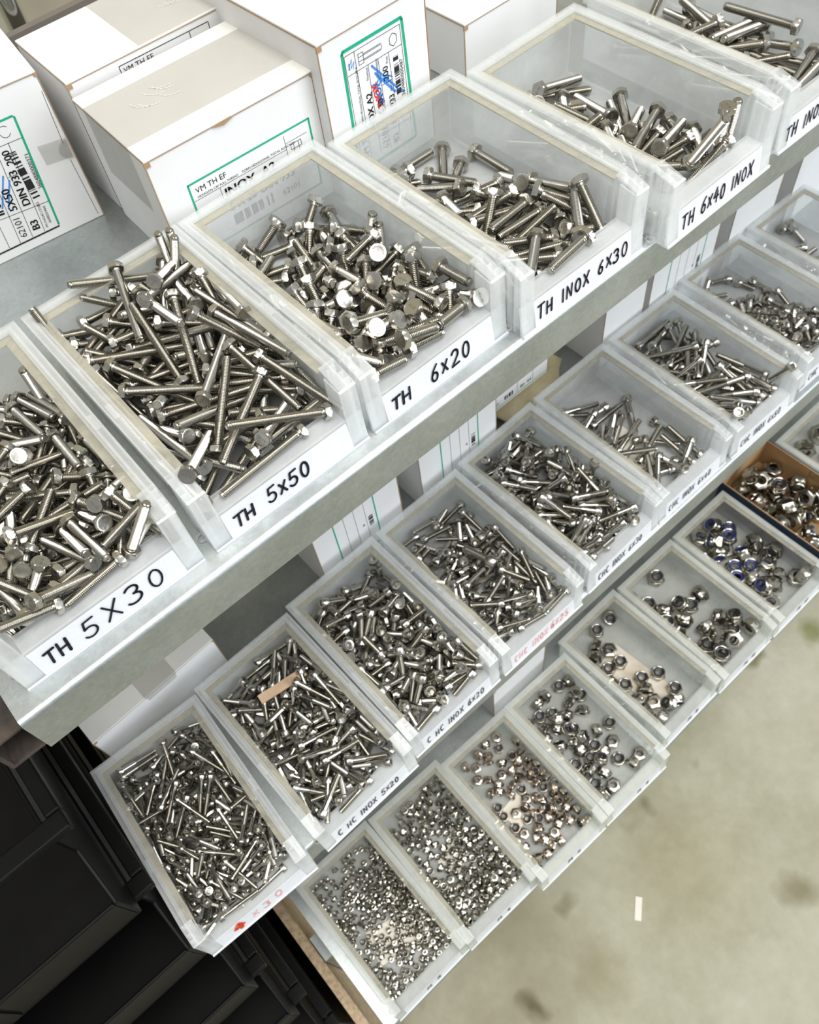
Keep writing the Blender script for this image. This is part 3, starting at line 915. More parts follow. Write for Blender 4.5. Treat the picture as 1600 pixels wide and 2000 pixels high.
  396,625,63,628,-288,-675,382,973,131,-83,-770,416], [
  884,986,63,563,-400,422,789,1157,63,691,22,-274]),
 6: ([
  59,307,267,-622,-332,-365,353,301,292,-169,-707,-669,164,87,306,-442,64,-876,571,319,290,-629,412,-370,409,630,294,-397,609,686,467,893,273,-338,-492,-472,
  59,855,214,-331,-683,-600,400,87,273,134,-673,-177,604,925,258,-231,448,187,339,1086,221,-557,63,-597,317,1558,253,-489,-308,713,911,433,267,-103,398,896,
  507,251,251,-542,-320,-211,628,596,289,-62,-597,-797,735,573,247,527,-219,-207,105,1305,203,-650,-82,-77,464,491,270,-682,-76,465,308,1525,224,151,-653,-181,
  559,957,259,-485,100,-461,408,1202,242,690,47,-623,766,1147,269,-113,-489,-692,613,87,227,-677,129,-704,910,1050,274,-545,-115,-127,823,289,277,-733,369,97,
  129,473,233,-151,458,-871,128,918,201,-632,-448,-474,606,296,265,-486,72,-852,345,933,218,412,392,815,408,1328,216,638,264,-636,184,414,236,373,477,-570,
  733,915,257,-642,-131,-145,504,1392,235,22,615,764,834,1036,238,-552,-127,-182,529,1516,173,-510,-413,712,797,1558,181,49,-395,-51,772,258,280,-551,551,347,
  243,1262,187,66,618,567,307,569,241,-626,180,484,190,1325,200,-111,538,-236,828,579,218,-67,-565,669,370,217,243,-647,-58,269,561,234,230,488,103,803,
  272,991,155,372,-271,201,260,497,236,409,-779,55,568,581,216,422,556,-184,194,1123,173,-163,699,-248,153,771,158,316,432,-392,756,725,271,455,-498,-466,
  852,775,275,403,-85,500,206,786,217,544,567,-99,370,338,242,294,399,-490,579,629,227,794,-74,452,549,1256,205,-404,271,-856,250,391,198,160,484,-698,
  874,1084,266,-645,233,138,366,515,201,-88,507,331,660,815,277,-289,791,539,406,339,207,313,375,-278], [
  190,547,150,-41,-560,770,624,348,242,-674,-179,81,862,554,209,12,-428,771,753,1397,113,125,-487,-856,846,668,233,654,-13,250,727,254,224,-410,399,-717,
  142,669,188,-771,-356,10,884,1350,133,-303,702,636,254,107,227,547,-419,-645,298,846,171,-160,328,-374,751,1196,247,-296,-535,728,59,1409,135,401,106,-174,
  255,313,199,396,-372,-341,59,548,105,-218,485,752,844,1243,256,772,187,60,189,280,185,547,44,453,90,877,147,447,295,-253,693,592,216,706,298,295,
  407,714,169,532,218,810,705,190,216,-423,722,177,141,1243,109,-569,91,-181,291,1375,121,-378,-467,-103,397,685,220,269,-606,-667,760,602,177,-708,28,571,
  874,985,195,-344,562,731,210,1128,128,652,246,-199,911,1447,117,145,-466,817,459,974,178,695,105,552,59,439,204,762,62,-20,519,332,172,607,218,143,
  129,935,109,-616,-28,215,689,748,190,376,-824,371,655,1220,166,-158,-482,-734,911,366,83,541,-261,309,657,1350,119,-318,-361,-107,585,391,171,-55,-584,45,
  400,1253,177,541,104,188,567,328,169,-87,156,619,212,297,147,-375,-663,624,589,778,171,440,-382,-750,824,414,161,44,463,-749,797,1001,190,252,-451,-490,
  103,1174,144,-16,781,-595,221,737,119,542,-239,-217,426,211,162,-840,298,381,471,931,143,574,-258,73,479,1331,177,-606,-394,362,692,1043,201,-216,-582,442,
  754,1458,106,640,430,323,192,1420,118,-482,-385,120,642,222,153,655,256,651,448,1453,125,204,498,-168,225,769,152,497,124,853,814,830,141,726,116,-373,
  199,368,162,84,243,-460,671,824,148,-454,-270,-823,747,249,335,-971,29,131,558,1100,156,-733,46,-675,243,1224,120,-106,-504,-855,393,1137,128,397,205,816,
  602,1457,83,-689,306,-373,695,1230,207,179,651,573,911,523,197,-551,271,384,336,167,81,-204,-571,229,672,1558,113,129,-691,-95,406,1375,134,-69,-645,-758,
  713,1189,216,430,673,464,188,617,159,5,-698,599,90,1213,112,-660,-51,-253,769,1071,124,457,-79,-359,682,1394,160,-10,270,-752,839,636,120,-255,-405,-261,
  150,535,122,-674,-312,31,625,568,165,627,486,563,310,578,107,524,-46,574,319,1113,124,51,825,-388,185,918,148,-194,698,-387,408,1558,49,-373,580,-422,
  220,301,108,-718,-76,600,298,1558,128,609,-21,-790,477,540,143,-122,618,438,370,1179,103,233,487,443,775,851,114,26,808,-513,186,340,66,351,-634,216,
  508,1246,146,-152,-679,338,911,918,141,823,234,-169,180,1517,49,667,174,602,536,1374,114,741,316,-546,744,791,179,103,717,-26,392,602,168,-607,-334,-717,
  773,438,184,310,542,-537,409,343,139,603,-18,-219,390,864,156,-540,-530,-584,410,1092,210,437,524,-413,227,317,49,408,-556,243,643,330,92,627,129,84,
  402,1067,130,552,382,-709,854,682,184,791,221,-280,911,1114,49,-655,-213,-190,714,339,89,-67,763,-507,350,374,101,536,-93,-269,395,210,73,-617,-125,735,
  275,1172,109,754,119,-217,626,404,201,-621,-261,547,451,865,115,275,-763,-298,469,490,169,-516,300,723,102,1395,93,-453,521,351,176,1220,92,-157,-736,-642,
  705,411,165,-548,-399,367,715,1065,96,457,-441,343,873,380,161,-423,-627,-588,275,1066,49,-661,-195,692,267,945,84,-686,-318,627,524,275,96,-632,-452,-34,
  588,512,115,-425,530,-652,219,540,100,-780,-94,514,587,1185,126,-413,558,36,460,336,115,331,627,-678,459,708,128,-72,704,-495,292,736,49,-454,518,686,
  269,966,49,-500,-474,430,829,1325,49,-597,344,516,270,798,139,281,785,-91,867,890,114,627,-170,60,323,406,77,-608,-108,-472,767,839,72,-616,141,210,
  429,1396,84,-275,550,87,626,979,149,-188,565,628,797,250,111,802,66,-560,59,902,49,685,-79,119,551,914,49,583,367,717,644,1263,93,209,744,-11,
  593,1217,78,520,-326,504,651,873,75,-58,-619,-593,551,741,112,761,265,-500,207,1430,74,477,405,567,716,1335,185,58,-929,-366,276,498,78,631,397,631,
  605,292,111,-713,52,224,780,1171,160,734,64,431,765,967,49,649,231,113,874,1127,109,509,-494,318,187,558,49,-653,220,388,784,553,70,-716,144,683,
  495,939,49,-677,-129,-695,239,1209,49,-642,-250,662,505,331,126,416,-186,-484,429,1360,49,-670,-163,-566,564,560,90,-527,-366,241,494,970,87,17,-748,-629,
  470,809,49,-375,578,-466,517,694,49,243,645,396,407,1207,79,-665,203,712,783,1029,49,669,166,224,558,809,96,-643,203,-635,619,1339,49,572,384,-255,
  539,1225,49,57,687,-541,746,355,123,-761,74,-434,777,1271,100,361,-412,836,772,355,77,740,80,458,359,258,49,2,-689,328,676,372,49,584,366,-649,
  795,441,71,-615,154,707,529,462,49,-663,187,154,331,668,95,545,-542,-637,284,1354,49,-652,222,-433]),
 7: ([
  303,229,295,219,-657,108,482,276,280,647,-10,176,450,533,288,-620,-461,255,590,437,260,293,-539,-463,514,665,255,566,-121,-814,705,257,205,-6,-565,-379,
  670,222,194,528,-258,775,687,895,278,-471,-564,-318,728,982,272,-560,-115,168,408,96,234,-446,522,-433,842,449,170,253,-524,747,817,905,287,-161,527,801,
  623,1432,235,355,-636,218,262,697,201,651,-414,-629,513,906,272,-499,-572,-424,634,1279,251,-248,-686,647,66,1381,152,-545,329,359,202,362,227,-301,-267,94,
  401,1060,221,781,152,-344,197,1414,179,273,514,-394,96,325,222,-585,161,-8,304,1008,164,481,470,-684,338,1205,163,-352,417,242,823,343,155,357,-618,688,
  872,1224,206,464,-369,567,304,540,212,-28,-564,813,699,1551,199,-530,-201,787,187,1178,179,420,-307,506,66,634,152,568,124,-125,226,200,246,-577,307,-185,
  217,1022,166,-357,-352,805,280,263,208,494,500,261,117,1013,166,496,-347,297,497,1041,171,-493,-139,-803,499,1438,146,335,-391,-347,187,1543,114,453,247,691,
  417,260,247,-471,-652,-586,125,1256,123,302,380,-814,341,1062,241,-824,-311,397,766,762,236,465,-16,-142,629,786,210,-349,-509,318,691,1045,240,-310,-422,-830,
  588,518,206,-175,576,-225,857,931,264,-365,-587,-419,693,617,205,-437,-52,-890,237,437,200,-161,-611,-542,727,347,140,792,263,-227,265,1262,161,-498,713,-447,
  305,763,158,-253,174,-785,839,905,200,397,-497,719,450,1551,138,-145,669,-196,456,454,233,-569,231,-436,525,767,188,647,228,549,891,552,139,-173,816,540,
  596,1326,222,-872,19,-228,692,825,238,-689,383,143,756,1445,116,-357,365,-120,845,1439,149,378,483,-780], [
  286,1437,150,780,-116,-559,684,1371,202,596,-337,238,66,296,128,-704,177,129,341,715,179,499,265,766,713,895,160,359,-334,-513,233,534,239,114,923,347,
  364,563,181,806,-144,-370,764,1398,207,-870,-34,144,248,830,112,-670,54,721,218,285,130,301,342,-226,904,1254,158,281,639,-671,357,882,90,-577,-143,702,
  573,1022,190,-370,563,63,596,1259,98,-493,-285,626,233,174,93,-579,486,-476,250,1342,117,493,-101,-847,593,353,85,517,322,-191,468,575,104,61,-548,508,
  300,1301,124,330,-738,45,105,696,78,627,-37,-76,726,491,135,-790,-244,-464,467,725,163,556,3,393,537,347,96,64,-759,-626,139,439,99,138,677,-716,
  185,704,93,502,301,-375,173,302,156,-524,448,529,511,174,108,447,-382,-646,739,340,84,-611,38,-719,790,1126,207,18,708,-572,835,799,174,358,482,-671,
  234,1467,107,91,-718,-86,513,343,143,-714,-11,-329,114,1111,56,-660,-189,-54,775,804,119,-33,618,-608,474,1325,96,107,-639,-762,315,1182,83,573,-225,623,
  797,459,106,-309,-611,620,681,536,129,-287,491,447,689,266,157,-598,122,632,519,909,142,-547,506,-322,403,1425,56,-488,-483,613,236,1041,79,160,-605,-236,
  66,777,56,-660,-187,-239,359,716,131,223,764,-574,607,809,161,771,149,127,605,1018,83,-614,-33,14,583,561,164,-751,82,632,581,1126,163,610,-236,-755,
  661,1318,111,-126,646,-405,477,1494,56,-277,628,-130,174,633,56,-678,108,-561,312,397,160,597,537,-142,440,387,146,491,-688,489,398,986,56,294,-620,-258,
  298,817,56,-394,-561,31,746,746,131,288,-655,-669,690,1270,157,214,669,-236,264,422,56,376,574,288,894,1307,102,337,644,-615,745,984,75,-255,584,688,
  69,386,56,407,-552,601,198,1469,56,-383,569,-142,491,877,94,-449,610,-557,690,1038,138,-285,679,-426,616,622,87,569,483,-63,437,1252,96,534,-218,450,
  807,462,56,593,-346,594,789,867,56,403,-555,562,481,790,56,660,-189,723,364,641,56,492,-478,-89,720,1221,108,345,-413,-645,395,433,116,736,-49,-609,
  904,947,92,152,-567,767,879,1374,56,-559,399,486,637,1433,56,-425,538,-250,642,1123,56,-637,-256,659,362,1091,56,-112,-677,-94,468,678,94,-163,560,667,
  386,920,56,-547,414,-543,430,309,56,-666,-165,723,614,1326,56,536,428,519,849,994,56,414,-548,625]),
 8: ([
  352,330,205,68,434,538,223,100,240,-333,583,-301,643,104,258,-590,76,-789,123,448,207,-327,-80,-112,410,608,232,-384,-169,-774,897,278,275,-264,-492,-681,
  72,334,238,545,76,-27,814,863,211,691,-103,-713,167,219,184,-31,-283,-958,649,383,219,511,287,-767,343,930,222,484,-687,472,138,1205,178,282,634,315,
  666,691,203,-23,494,-29,390,209,175,422,3,454,487,550,192,275,474,-477,648,232,248,365,-31,864,675,1242,166,-150,524,-439,142,701,209,-28,-585,-795,
  253,1334,200,591,525,395,390,1484,213,440,-158,-879,336,394,160,246,445,786,379,1116,202,-321,-687,629,685,169,226,541,-452,-599,132,1457,89,59,547,427,
  747,1128,174,315,-481,-218,606,1361,161,-113,443,-778,434,1106,170,-418,293,-361,784,220,279,718,-114,536,579,871,171,511,143,234,825,446,210,-186,121,753,
  718,624,181,42,554,-778,132,1129,173,340,179,89,898,1046,161,516,-187,197,699,1458,110,-706,-83,-654,456,698,221,561,-40,579,210,734,161,530,447,497,
  284,549,163,-443,-274,713,633,1507,98,-158,-473,147,866,229,206,-174,-422,-488,486,1081,145,598,-337,-178,602,941,116,-346,-119,-909,402,657,183,547,106,-805,
  897,1329,149,283,351,-752,406,1418,133,-806,-236,-543,81,1500,122,-3,2,-775,327,462,175,-825,41,-491,135,1234,117,-236,-265,-259,82,699,182,29,1000,0,
  551,1074,109,-30,-425,819,816,928,156,735,-38,-107,290,771,112,-180,-351,-43,450,1369,91,-278,460,-768,189,1018,163,301,-204,-105], [
  888,1455,182,-593,-805,0,285,1137,95,64,515,626,530,853,126,137,-152,-736,435,361,116,176,-316,773,271,259,127,-412,-561,-230,318,435,118,195,-566,-471,
  72,1148,62,499,-449,547,308,1418,220,-806,-127,-101,689,622,117,76,-342,237,889,1535,122,-1,-4,138,843,1100,120,-80,-298,802,575,1191,161,-330,-570,62,
  184,968,62,659,-125,-452,191,273,62,584,-331,-314,877,563,124,-180,-182,-415,133,776,108,691,375,314,619,1078,106,-756,200,-110,803,1299,124,755,312,22,
  166,1105,120,133,-491,473,235,893,104,-754,184,-290,709,446,109,-418,-38,837,765,967,109,339,711,-613,126,629,126,-46,-616,766,789,466,149,484,-591,211,
  721,754,167,692,-449,-550,768,354,202,711,-61,82,186,264,132,215,-809,-448,544,722,153,646,460,-262,509,379,174,765,220,581,223,1411,92,354,401,-813,
  888,701,183,393,-874,261,635,306,100,485,-43,-861,255,1343,136,399,-747,489,415,296,98,-137,517,-812,713,750,90,-90,536,-706,401,780,79,-396,447,661,
  464,864,128,-753,346,60,898,894,123,85,517,-851,72,368,152,72,604,-774,704,537,120,-176,-792,463,741,1264,133,-666,230,513,316,1072,104,-236,-392,130,
  162,1022,97,313,-394,646,254,415,62,357,-568,-524,372,1484,135,782,-319,-130,898,378,180,-723,469,323,232,227,62,20,671,477,137,553,90,-5,546,461,
  204,607,62,671,-3,525,191,818,62,588,324,711,199,1545,62,671,6,737,576,1012,62,623,249,371,750,1169,83,430,392,-757,507,180,62,666,-84,-741,
  674,590,62,654,149,550,559,1545,62,626,-242,-662,699,266,147,822,156,407,507,396,115,-647,59,-137,622,1323,62,671,19,-324,230,1326,62,639,-204,-735,
  386,641,128,459,689,467,898,305,62,566,360,-455,386,1261,62,452,-496,553,770,1328,62,-516,429,-675,519,234,85,540,180,692,824,680,62,-555,-377,-640,
  772,1027,62,-161,651,-99,497,471,62,-638,208,352,549,1355,62,-131,-658,674,786,775,62,-304,-598,-729,594,718,62,10,-671,-448,372,550,62,-600,301,617,
  441,1041,62,-254,621,496,850,396,92,533,-24,216,705,228,62,409,532,726]),
 9: ([
  476,107,234,-681,30,724,73,319,198,483,492,-446,732,94,234,-638,242,-664,277,524,212,-225,678,-597,838,535,185,-345,525,457,694,535,193,-127,-587,-591,
  619,759,191,-283,367,-512,904,885,158,-223,-446,-741,146,241,168,515,189,535,185,913,167,-642,-640,393,355,217,173,-661,-11,679,437,789,179,587,-135,-741,
  618,897,162,-576,-263,762,479,574,199,-688,-391,585,526,390,170,531,214,407,601,1050,148,-603,-471,-170,202,1551,56,126,670,85,529,1403,107,690,-386,-607,
  685,257,181,-148,-533,725,760,1488,56,550,403,615,212,1381,99,2,-776,-16,189,1169,109,-369,314,614,845,1256,89,-134,-555,-778,656,1242,144,-102,790,417,
  622,288,149,-564,-60,759,307,860,166,-199,-383,535,415,1200,149,-535,-347,743,726,1175,136,552,-10,-341,833,737,155,-731,-163,-173,66,521,180,746,-404,285,
  212,1314,93,-729,-224,636,392,587,110,182,-448,-686,240,782,147,268,-504,409,454,1551,111,799,-10,601,551,1277,109,715,-110,580,848,296,160,523,187,-696,
  818,344,138,628,376,-521,904,425,150,325,412,-708,669,1510,96,539,-79,-682,215,311,132,-573,-253,-747,794,529,146,309,-808,492], [
  131,559,104,285,422,-139,458,1055,177,278,-178,-939,278,1144,100,13,526,-398,546,307,118,408,-483,-735,316,217,103,-102,504,272,543,855,117,-439,223,-844,
  187,957,143,-383,127,893,458,737,149,419,-607,-563,904,499,182,-658,490,375,552,500,145,253,-825,194,760,977,120,229,643,215,695,661,187,774,131,-588,
  706,1044,106,248,434,277,505,910,135,275,-565,-411,650,583,138,443,331,-510,419,734,98,-186,-601,337,784,1172,118,428,104,-411,347,1376,72,627,69,179,
  188,808,182,-782,10,-365,529,1001,162,362,-156,-506,291,407,56,221,-645,-267,222,1058,92,325,690,380,211,350,75,701,-201,-631,141,1187,100,-183,-493,846,
  564,233,122,-791,-213,343,431,1053,107,-269,-581,593,904,320,82,509,311,-467,232,631,115,-29,-459,680,254,997,77,527,-311,-586,569,966,96,333,-427,-605,
  313,1306,56,-681,-33,275,480,599,56,319,603,-128,271,475,56,9,-682,-143,746,1299,56,257,632,472,68,508,100,-489,197,274,655,318,93,-319,-453,-287,
  555,707,56,-669,132,-692,601,761,113,739,-57,-364,726,1409,56,-583,-353,510,190,676,56,112,-673,-584,747,385,110,797,-1,358,191,224,129,181,713,469,
  220,524,106,-22,-717,-566,567,1234,56,-655,-191,-505,728,862,111,19,-571,769,211,290,56,137,-668,83,382,320,99,70,713,-643,254,797,86,-290,-506,692,
  138,1000,56,-604,-317,-65,758,1096,108,-746,176,-616,270,547,76,-475,395,-768,790,626,124,-749,188,-286,805,174,56,226,-644,-290,692,571,112,-209,616,524,
  290,255,56,679,-60,-626,337,1184,89,502,274,519,747,330,56,-325,-600,-556,604,309,56,657,-183,-309,836,899,56,-174,-660,-653,284,873,56,30,-681,312,
  857,634,56,-338,592,731,557,1057,56,189,-655,581,587,802,74,591,-197,-759,378,773,56,381,-566,457,719,1002,56,-333,595,596,904,886,56,-517,445,515,
  637,848,56,546,409,591,749,538,56,-538,-419,343,437,1070,56,-380,566,477,730,611,72,566,-278,775,482,482,56,353,584,78]),
 10: ([
  678,281,230,264,552,-43,323,673,320,-143,-502,-713,491,558,250,736,-33,431,104,373,282,664,-212,404,287,1092,290,-301,-520,-269,309,117,309,80,-602,-75,
  693,564,260,367,-589,-646,697,962,290,516,-385,510,72,493,217,-326,586,622,244,388,244,205,362,513,142,1440,165,-83,419,-728,72,251,143,5,414,-906,
  141,488,253,-432,-433,-633,500,215,158,110,485,-75,322,650,233,-215,-604,-243,778,1448,195,-391,-86,601,469,1228,177,-528,-79,511,794,891,278,-596,28,-300,
  474,923,228,-466,200,-862,329,351,227,134,742,295,791,703,260,755,379,-236,120,1178,144,403,433,-638,512,1479,286,469,308,-827,262,656,191,459,-484,724,
  216,1486,165,649,-3,703,479,1011,232,50,-648,-570,685,447,202,-706,25,503,349,1020,196,-457,-270,759,221,279,173,317,393,119,723,1519,180,232,694,245,
  168,900,113,513,-152,823,666,1271,222,229,-413,-231,685,1231,164,250,138,34,847,720,241,-27,97,-322,723,301,171,7,208,976,569,1302,226,-18,762,351,
  898,742,173,424,389,-594,776,263,169,292,407,-810,218,1057,187,354,-486,-779,104,1370,62,-134,670,645,349,715,229,-512,172,726], [
  352,1494,167,-71,-249,-125,754,715,181,-516,37,-530,208,1264,224,448,294,-648,514,755,219,-610,96,593,692,527,188,253,480,-264,345,415,252,748,-365,-549,
  707,1042,216,162,533,673,201,714,115,358,542,-470,645,1290,165,-267,-489,795,255,177,223,418,-621,-632,888,339,161,-717,202,181,786,187,62,357,-583,-392,
  432,718,218,105,-417,-835,766,865,191,394,-390,-214,131,640,115,-682,134,305,328,1218,268,-313,876,298,668,1486,130,-793,-116,-594,713,388,144,-153,-641,701,
  628,425,111,622,78,-637,246,1094,148,208,-791,-201,480,1393,207,229,835,-327,746,938,159,-398,-157,749,704,895,228,242,665,450,363,1545,109,-447,315,-717,
  722,1175,125,244,743,147,247,1294,141,492,390,203,223,379,140,-459,-676,-24,275,819,109,-447,624,526,536,853,126,600,130,366,253,233,129,383,412,649,
  112,471,163,-301,572,507,436,831,163,363,-472,-764,599,953,96,-561,-187,-641,213,1157,62,670,-132,-47,898,1421,62,638,-245,216,489,1403,134,87,-773,-162,
  637,853,161,-707,266,579,476,228,62,-683,16,-660,291,249,62,-583,-356,-729,824,1274,129,47,-798,-582,727,693,81,508,-377,-573,700,971,129,-520,-301,-751,
  181,1315,62,-682,-46,-296,393,390,133,-478,433,-83,511,592,83,-504,-375,581,690,551,114,558,368,742,367,1125,135,-240,-590,46,279,553,62,312,608,200,
  763,537,62,-362,580,-721,719,354,62,365,578,62,349,459,62,-395,558,-541,469,1125,62,314,607,625,334,443,119,711,-330,-150,397,1242,100,173,-734,414,
  727,1251,62,-209,-650,-593,302,659,62,566,382,659,477,1284,62,-352,586,374,581,1041,62,-19,683,18,663,768,98,-582,-62,-802,723,808,62,205,652,111,
  385,903,116,291,604,-706,303,758,62,473,493,674,431,1379,62,-573,373,32]),
 11: ([
  372,615,184,-766,201,526,223,418,124,658,-91,35,229,1171,108,131,582,356,723,404,104,749,-25,9,400,484,140,-265,607,349,465,1389,98,252,-566,-512,
  635,239,118,-217,532,1,849,421,102,656,-358,289,320,290,106,-590,-124,-695,151,508,103,264,-548,685,618,1165,62,524,-447,-557,286,952,125,579,371,-716,
  533,822,109,-473,-575,518,493,940,105,155,735,429,602,609,118,-72,-765,219,294,1048,62,325,-608,-335,741,968,62,-260,638,370,525,351,142,371,357,-701,
  293,673,98,367,-498,-278,482,1010,117,541,-202,-499,393,1253,86,639,-64,765,388,1375,62,-450,-522,-12,690,573,62,384,-572,-720,373,874,62,555,-408,-649,
  303,383,62,689,27,634], [
  882,545,62,-683,-90,1,406,424,62,686,70,605]),
 12: ([
  349,697,270,-692,-311,263,465,545,244,-211,646,-493,842,606,213,270,-621,711,433,1194,246,587,-27,613,113,730,145,251,496,-638,158,288,215,380,107,272,
  421,363,216,-553,598,-573,444,443,198,609,316,297,282,939,183,475,-35,854,810,454,178,532,486,-378,152,910,145,-422,-361,-523,661,1532,123,-449,-510,534,
  197,383,204,338,-459,801,632,1209,212,-619,-445,629,651,451,175,-368,331,714,898,230,263,147,144,-751,633,994,250,634,452,-619,561,836,177,-393,293,-245,
  496,684,223,-744,15,663,176,1116,62,-676,153,371,274,490,168,419,-292,657,177,160,266,-38,-176,629,623,1043,180,-93,570,-471,337,644,185,-143,-814,29,
  298,332,62,-693,11,550,673,1444,142,-2,-592,216,654,1193,133,180,604,768,422,1248,148,355,-420,30,720,490,164,145,739,-639,505,980,216,-265,-706,579,
  345,1061,94,496,-410,-507,766,921,162,-201,-576,-791,733,1181,158,-625,117,-261,347,1026,155,-643,-191,268,350,1390,104,54,742,222], [
  866,454,62,560,-408,322,566,1545,62,-581,-377,620,441,659,161,-697,-315,7,687,892,131,-393,665,203,598,774,95,-639,-67,306,576,1262,62,-519,-459,527,
  293,356,162,-623,-511,-459,793,1262,114,611,4,252,498,895,62,345,-601,-54,464,1187,62,-67,690,-89,404,365,62,523,-454,-721,485,308,118,-672,-352,-648,
  653,516,102,78,656,481,800,474,62,-528,448,380,605,548,129,94,-683,368]),
 13: ([
  421,180,157,381,-579,-468,72,806,62,659,66,20,82,537,102,0,0,1000,578,335,117,-193,-248,-698,645,1516,62,628,-207,723,773,860,87,209,-466,-789,
  884,844,84,-369,383,590,257,1483,62,-650,123,729,801,1241,62,-353,-560,-477,228,1000,88,-463,-180,-47,481,1363,62,458,-477,-703,351,1219,62,661,-25,747], [
  222,1232,62,356,558,749,340,714,163,-132,-13,661,566,1038,62,-656,84,-552,114,925,62,-17,-662,-727,652,378,202,782,-371,158,440,1535,162,393,-919,0,
  310,817,104,8,-45,-994,160,1257,62,611,253,-665,478,1059,62,113,652,675,530,502,102,-221,-275,-140,210,460,102,0,0,941,497,277,96,286,314,-35,
  96,243,163,236,529,811,898,1145,62,-605,-269,-217,361,585,102,0,0,-889,232,898,91,71,465,557,135,622,101,-356,73,705,609,482,150,726,163,667,
  680,554,87,-339,-377,-856,725,1023,62,660,-50,-658,245,549,141,-479,199,793,298,252,98,292,-281,-871,178,359,84,254,-464,-592,413,644,107,-111,68,125,
  543,648,104,-41,8,-525,585,749,167,-601,428,-675,104,459,79,165,538,759,165,732,82,-324,437,822,533,417,128,495,146,-851,86,289,62,586,-307,491,
  790,621,62,231,620,428,777,963,62,-636,-182,-676,898,398,93,-456,16,167,286,376,87,445,-247,845,425,515,118,-298,767,328,292,732,62,-633,-193,-740,
  466,804,102,0,0,295,323,520,62,170,640,-598,414,965,62,-394,-531,107,217,1075,62,118,651,539,285,879,62,59,-659,559,853,732,71,-180,-585,217,
  544,824,62,-660,-46,-83,790,522,62,310,585,479,399,286,62,436,495,-527,683,339,99,29,391,793,421,489,62,50,660,-660,568,368,62,-632,-195,-740,
  377,687,62,-452,484,-295,475,864,107,64,-793,-220,579,771,104,331,713,599,651,624,62,658,-68,-480,868,316,100,-186,-321,-580,276,296,62,217,-625,144,
  603,180,62,-657,79,750,246,568,81,-349,-422,-650,668,763,62,327,-575,236,802,312,129,-5,572,-678,776,306,184,71,457,125,810,325,62,-199,631,681,
  777,180,62,-61,659,25,738,290,87,311,401,-617,653,221,107,72,-134,776]),
 14: ([
  455,1270,62,648,-175,670,299,1062,62,-266,-616,-436,685,1323,62,-181,646,616,205,908,62,-229,631,-227,160,1545,62,247,624,202,148,1423,62,514,-432,724,
  563,1095,62,-596,-308,649], [
  139,1200,62,-277,611,725,351,1418,62,-619,-259,-411,780,1545,62,547,-389,-562,221,1241,89,483,-257,-541,473,991,62,-135,657,-416,317,810,62,390,-546,-130,
  139,561,62,-506,441,580,199,340,62,-571,352,-685,859,968,62,659,-125,-281,368,589,62,617,-264,29,839,495,62,645,184,-301,545,600,62,-377,555,411,
  698,558,62,663,101,-482,895,326,62,320,-590,598,458,609,62,608,-283,275,255,668,62,541,397,741,72,411,79,-295,520,655]),
 15: ([
], [
  446,475,75,-238,-13,-92,642,324,81,206,-924,17,780,908,116,-167,-248,-769,839,275,104,473,-284,-415,238,1058,95,-81,-983,137,269,651,81,164,422,-215,
  525,1052,94,-495,796,23,171,432,68,-469,191,822,724,757,131,-879,-259,392,778,230,59,-443,265,-748,899,505,83,849,-390,23,596,921,96,-176,-73,780,
  840,414,62,27,-465,862,832,813,96,-235,203,951,407,175,58,-419,729,-272,639,826,96,-531,770,24,218,187,43,0,0,-411,769,640,92,-922,-161,-218,
  898,379,101,-694,-485,-437,570,1265,76,19,441,-849,77,831,43,-991,-135,0,66,321,86,0,0,-368,572,1146,83,822,332,302,131,311,104,0,0,-504,
  359,1326,59,-837,-211,-138,110,411,43,0,0,279,614,718,60,-77,932,343,709,826,104,-397,-87,-128,171,254,104,717,697,0,67,536,43,0,0,955,
  904,574,96,-475,-857,-102,339,380,43,-956,294,0,733,1174,70,904,197,358,279,217,43,597,802,0,791,1109,93,-134,-195,697,270,946,58,-588,589,-144,
  295,463,43,691,-723,0,178,788,43,0,0,-4,155,1551,43,0,0,619,177,894,43,0,0,-461,80,744,43,-684,-729,0,350,262,86,0,0,761,
  67,1250,43,-742,-670,0,624,564,43,0,0,605,261,276,43,0,0,-926,473,171,43,0,0,720,122,937,104,0,0,-470,660,430,86,-883,-469,0,
  443,399,86,0,0,-134,151,695,43,-978,208,0,449,233,43,0,0,-481,332,784,43,-897,443,0,133,1206,43,0,0,998,666,1033,86,0,0,71,
  486,586,43,0,0,793,424,564,43,-387,-922,0,664,1326,58,-98,824,66,573,664,104,0,0,110,683,962,86,-1000,-6,0,888,1150,104,0,0,-650,
  483,969,104,91,996,0,742,472,129,-28,-89,646,887,902,112,275,535,-185,482,1482,43,823,-568,0,821,171,43,-962,-274,0,252,789,43,0,0,841,
  718,172,43,-681,-733,0,63,1389,43,17,1000,0,493,821,43,0,0,722,510,452,58,682,-444,-31,739,298,43,-997,-81,0,152,619,43,351,936,0,
  653,217,43,0,0,-996,388,1190,86,-77,-997,0,228,599,43,0,0,-684,787,1311,59,769,-383,-426,326,636,43,0,0,-199,394,858,43,0,0,774,
  458,1150,43,-949,316,0,285,1132,43,924,-382,0,366,937,43,0,0,987,426,1300,43,-845,-535,0,714,899,86,0,0,694,286,1217,43,593,-805,0,
  125,1388,43,0,0,998,106,881,52,-647,-285,-647,224,1554,43,0,0,966,483,1394,43,0,0,-991,357,561,57,-326,-627,-642,794,716,104,-767,642,0,
  361,696,43,0,0,-361,825,602,88,-581,450,-389,698,378,86,0,0,792,227,1247,43,0,0,310,94,1537,43,0,0,648,822,524,86,0,0,909,
  536,190,56,431,-560,696,120,1290,43,0,0,-941,560,1441,43,0,0,899,776,570,86,0,0,956,703,1549,43,375,-927,0,485,1315,43,0,0,-465,
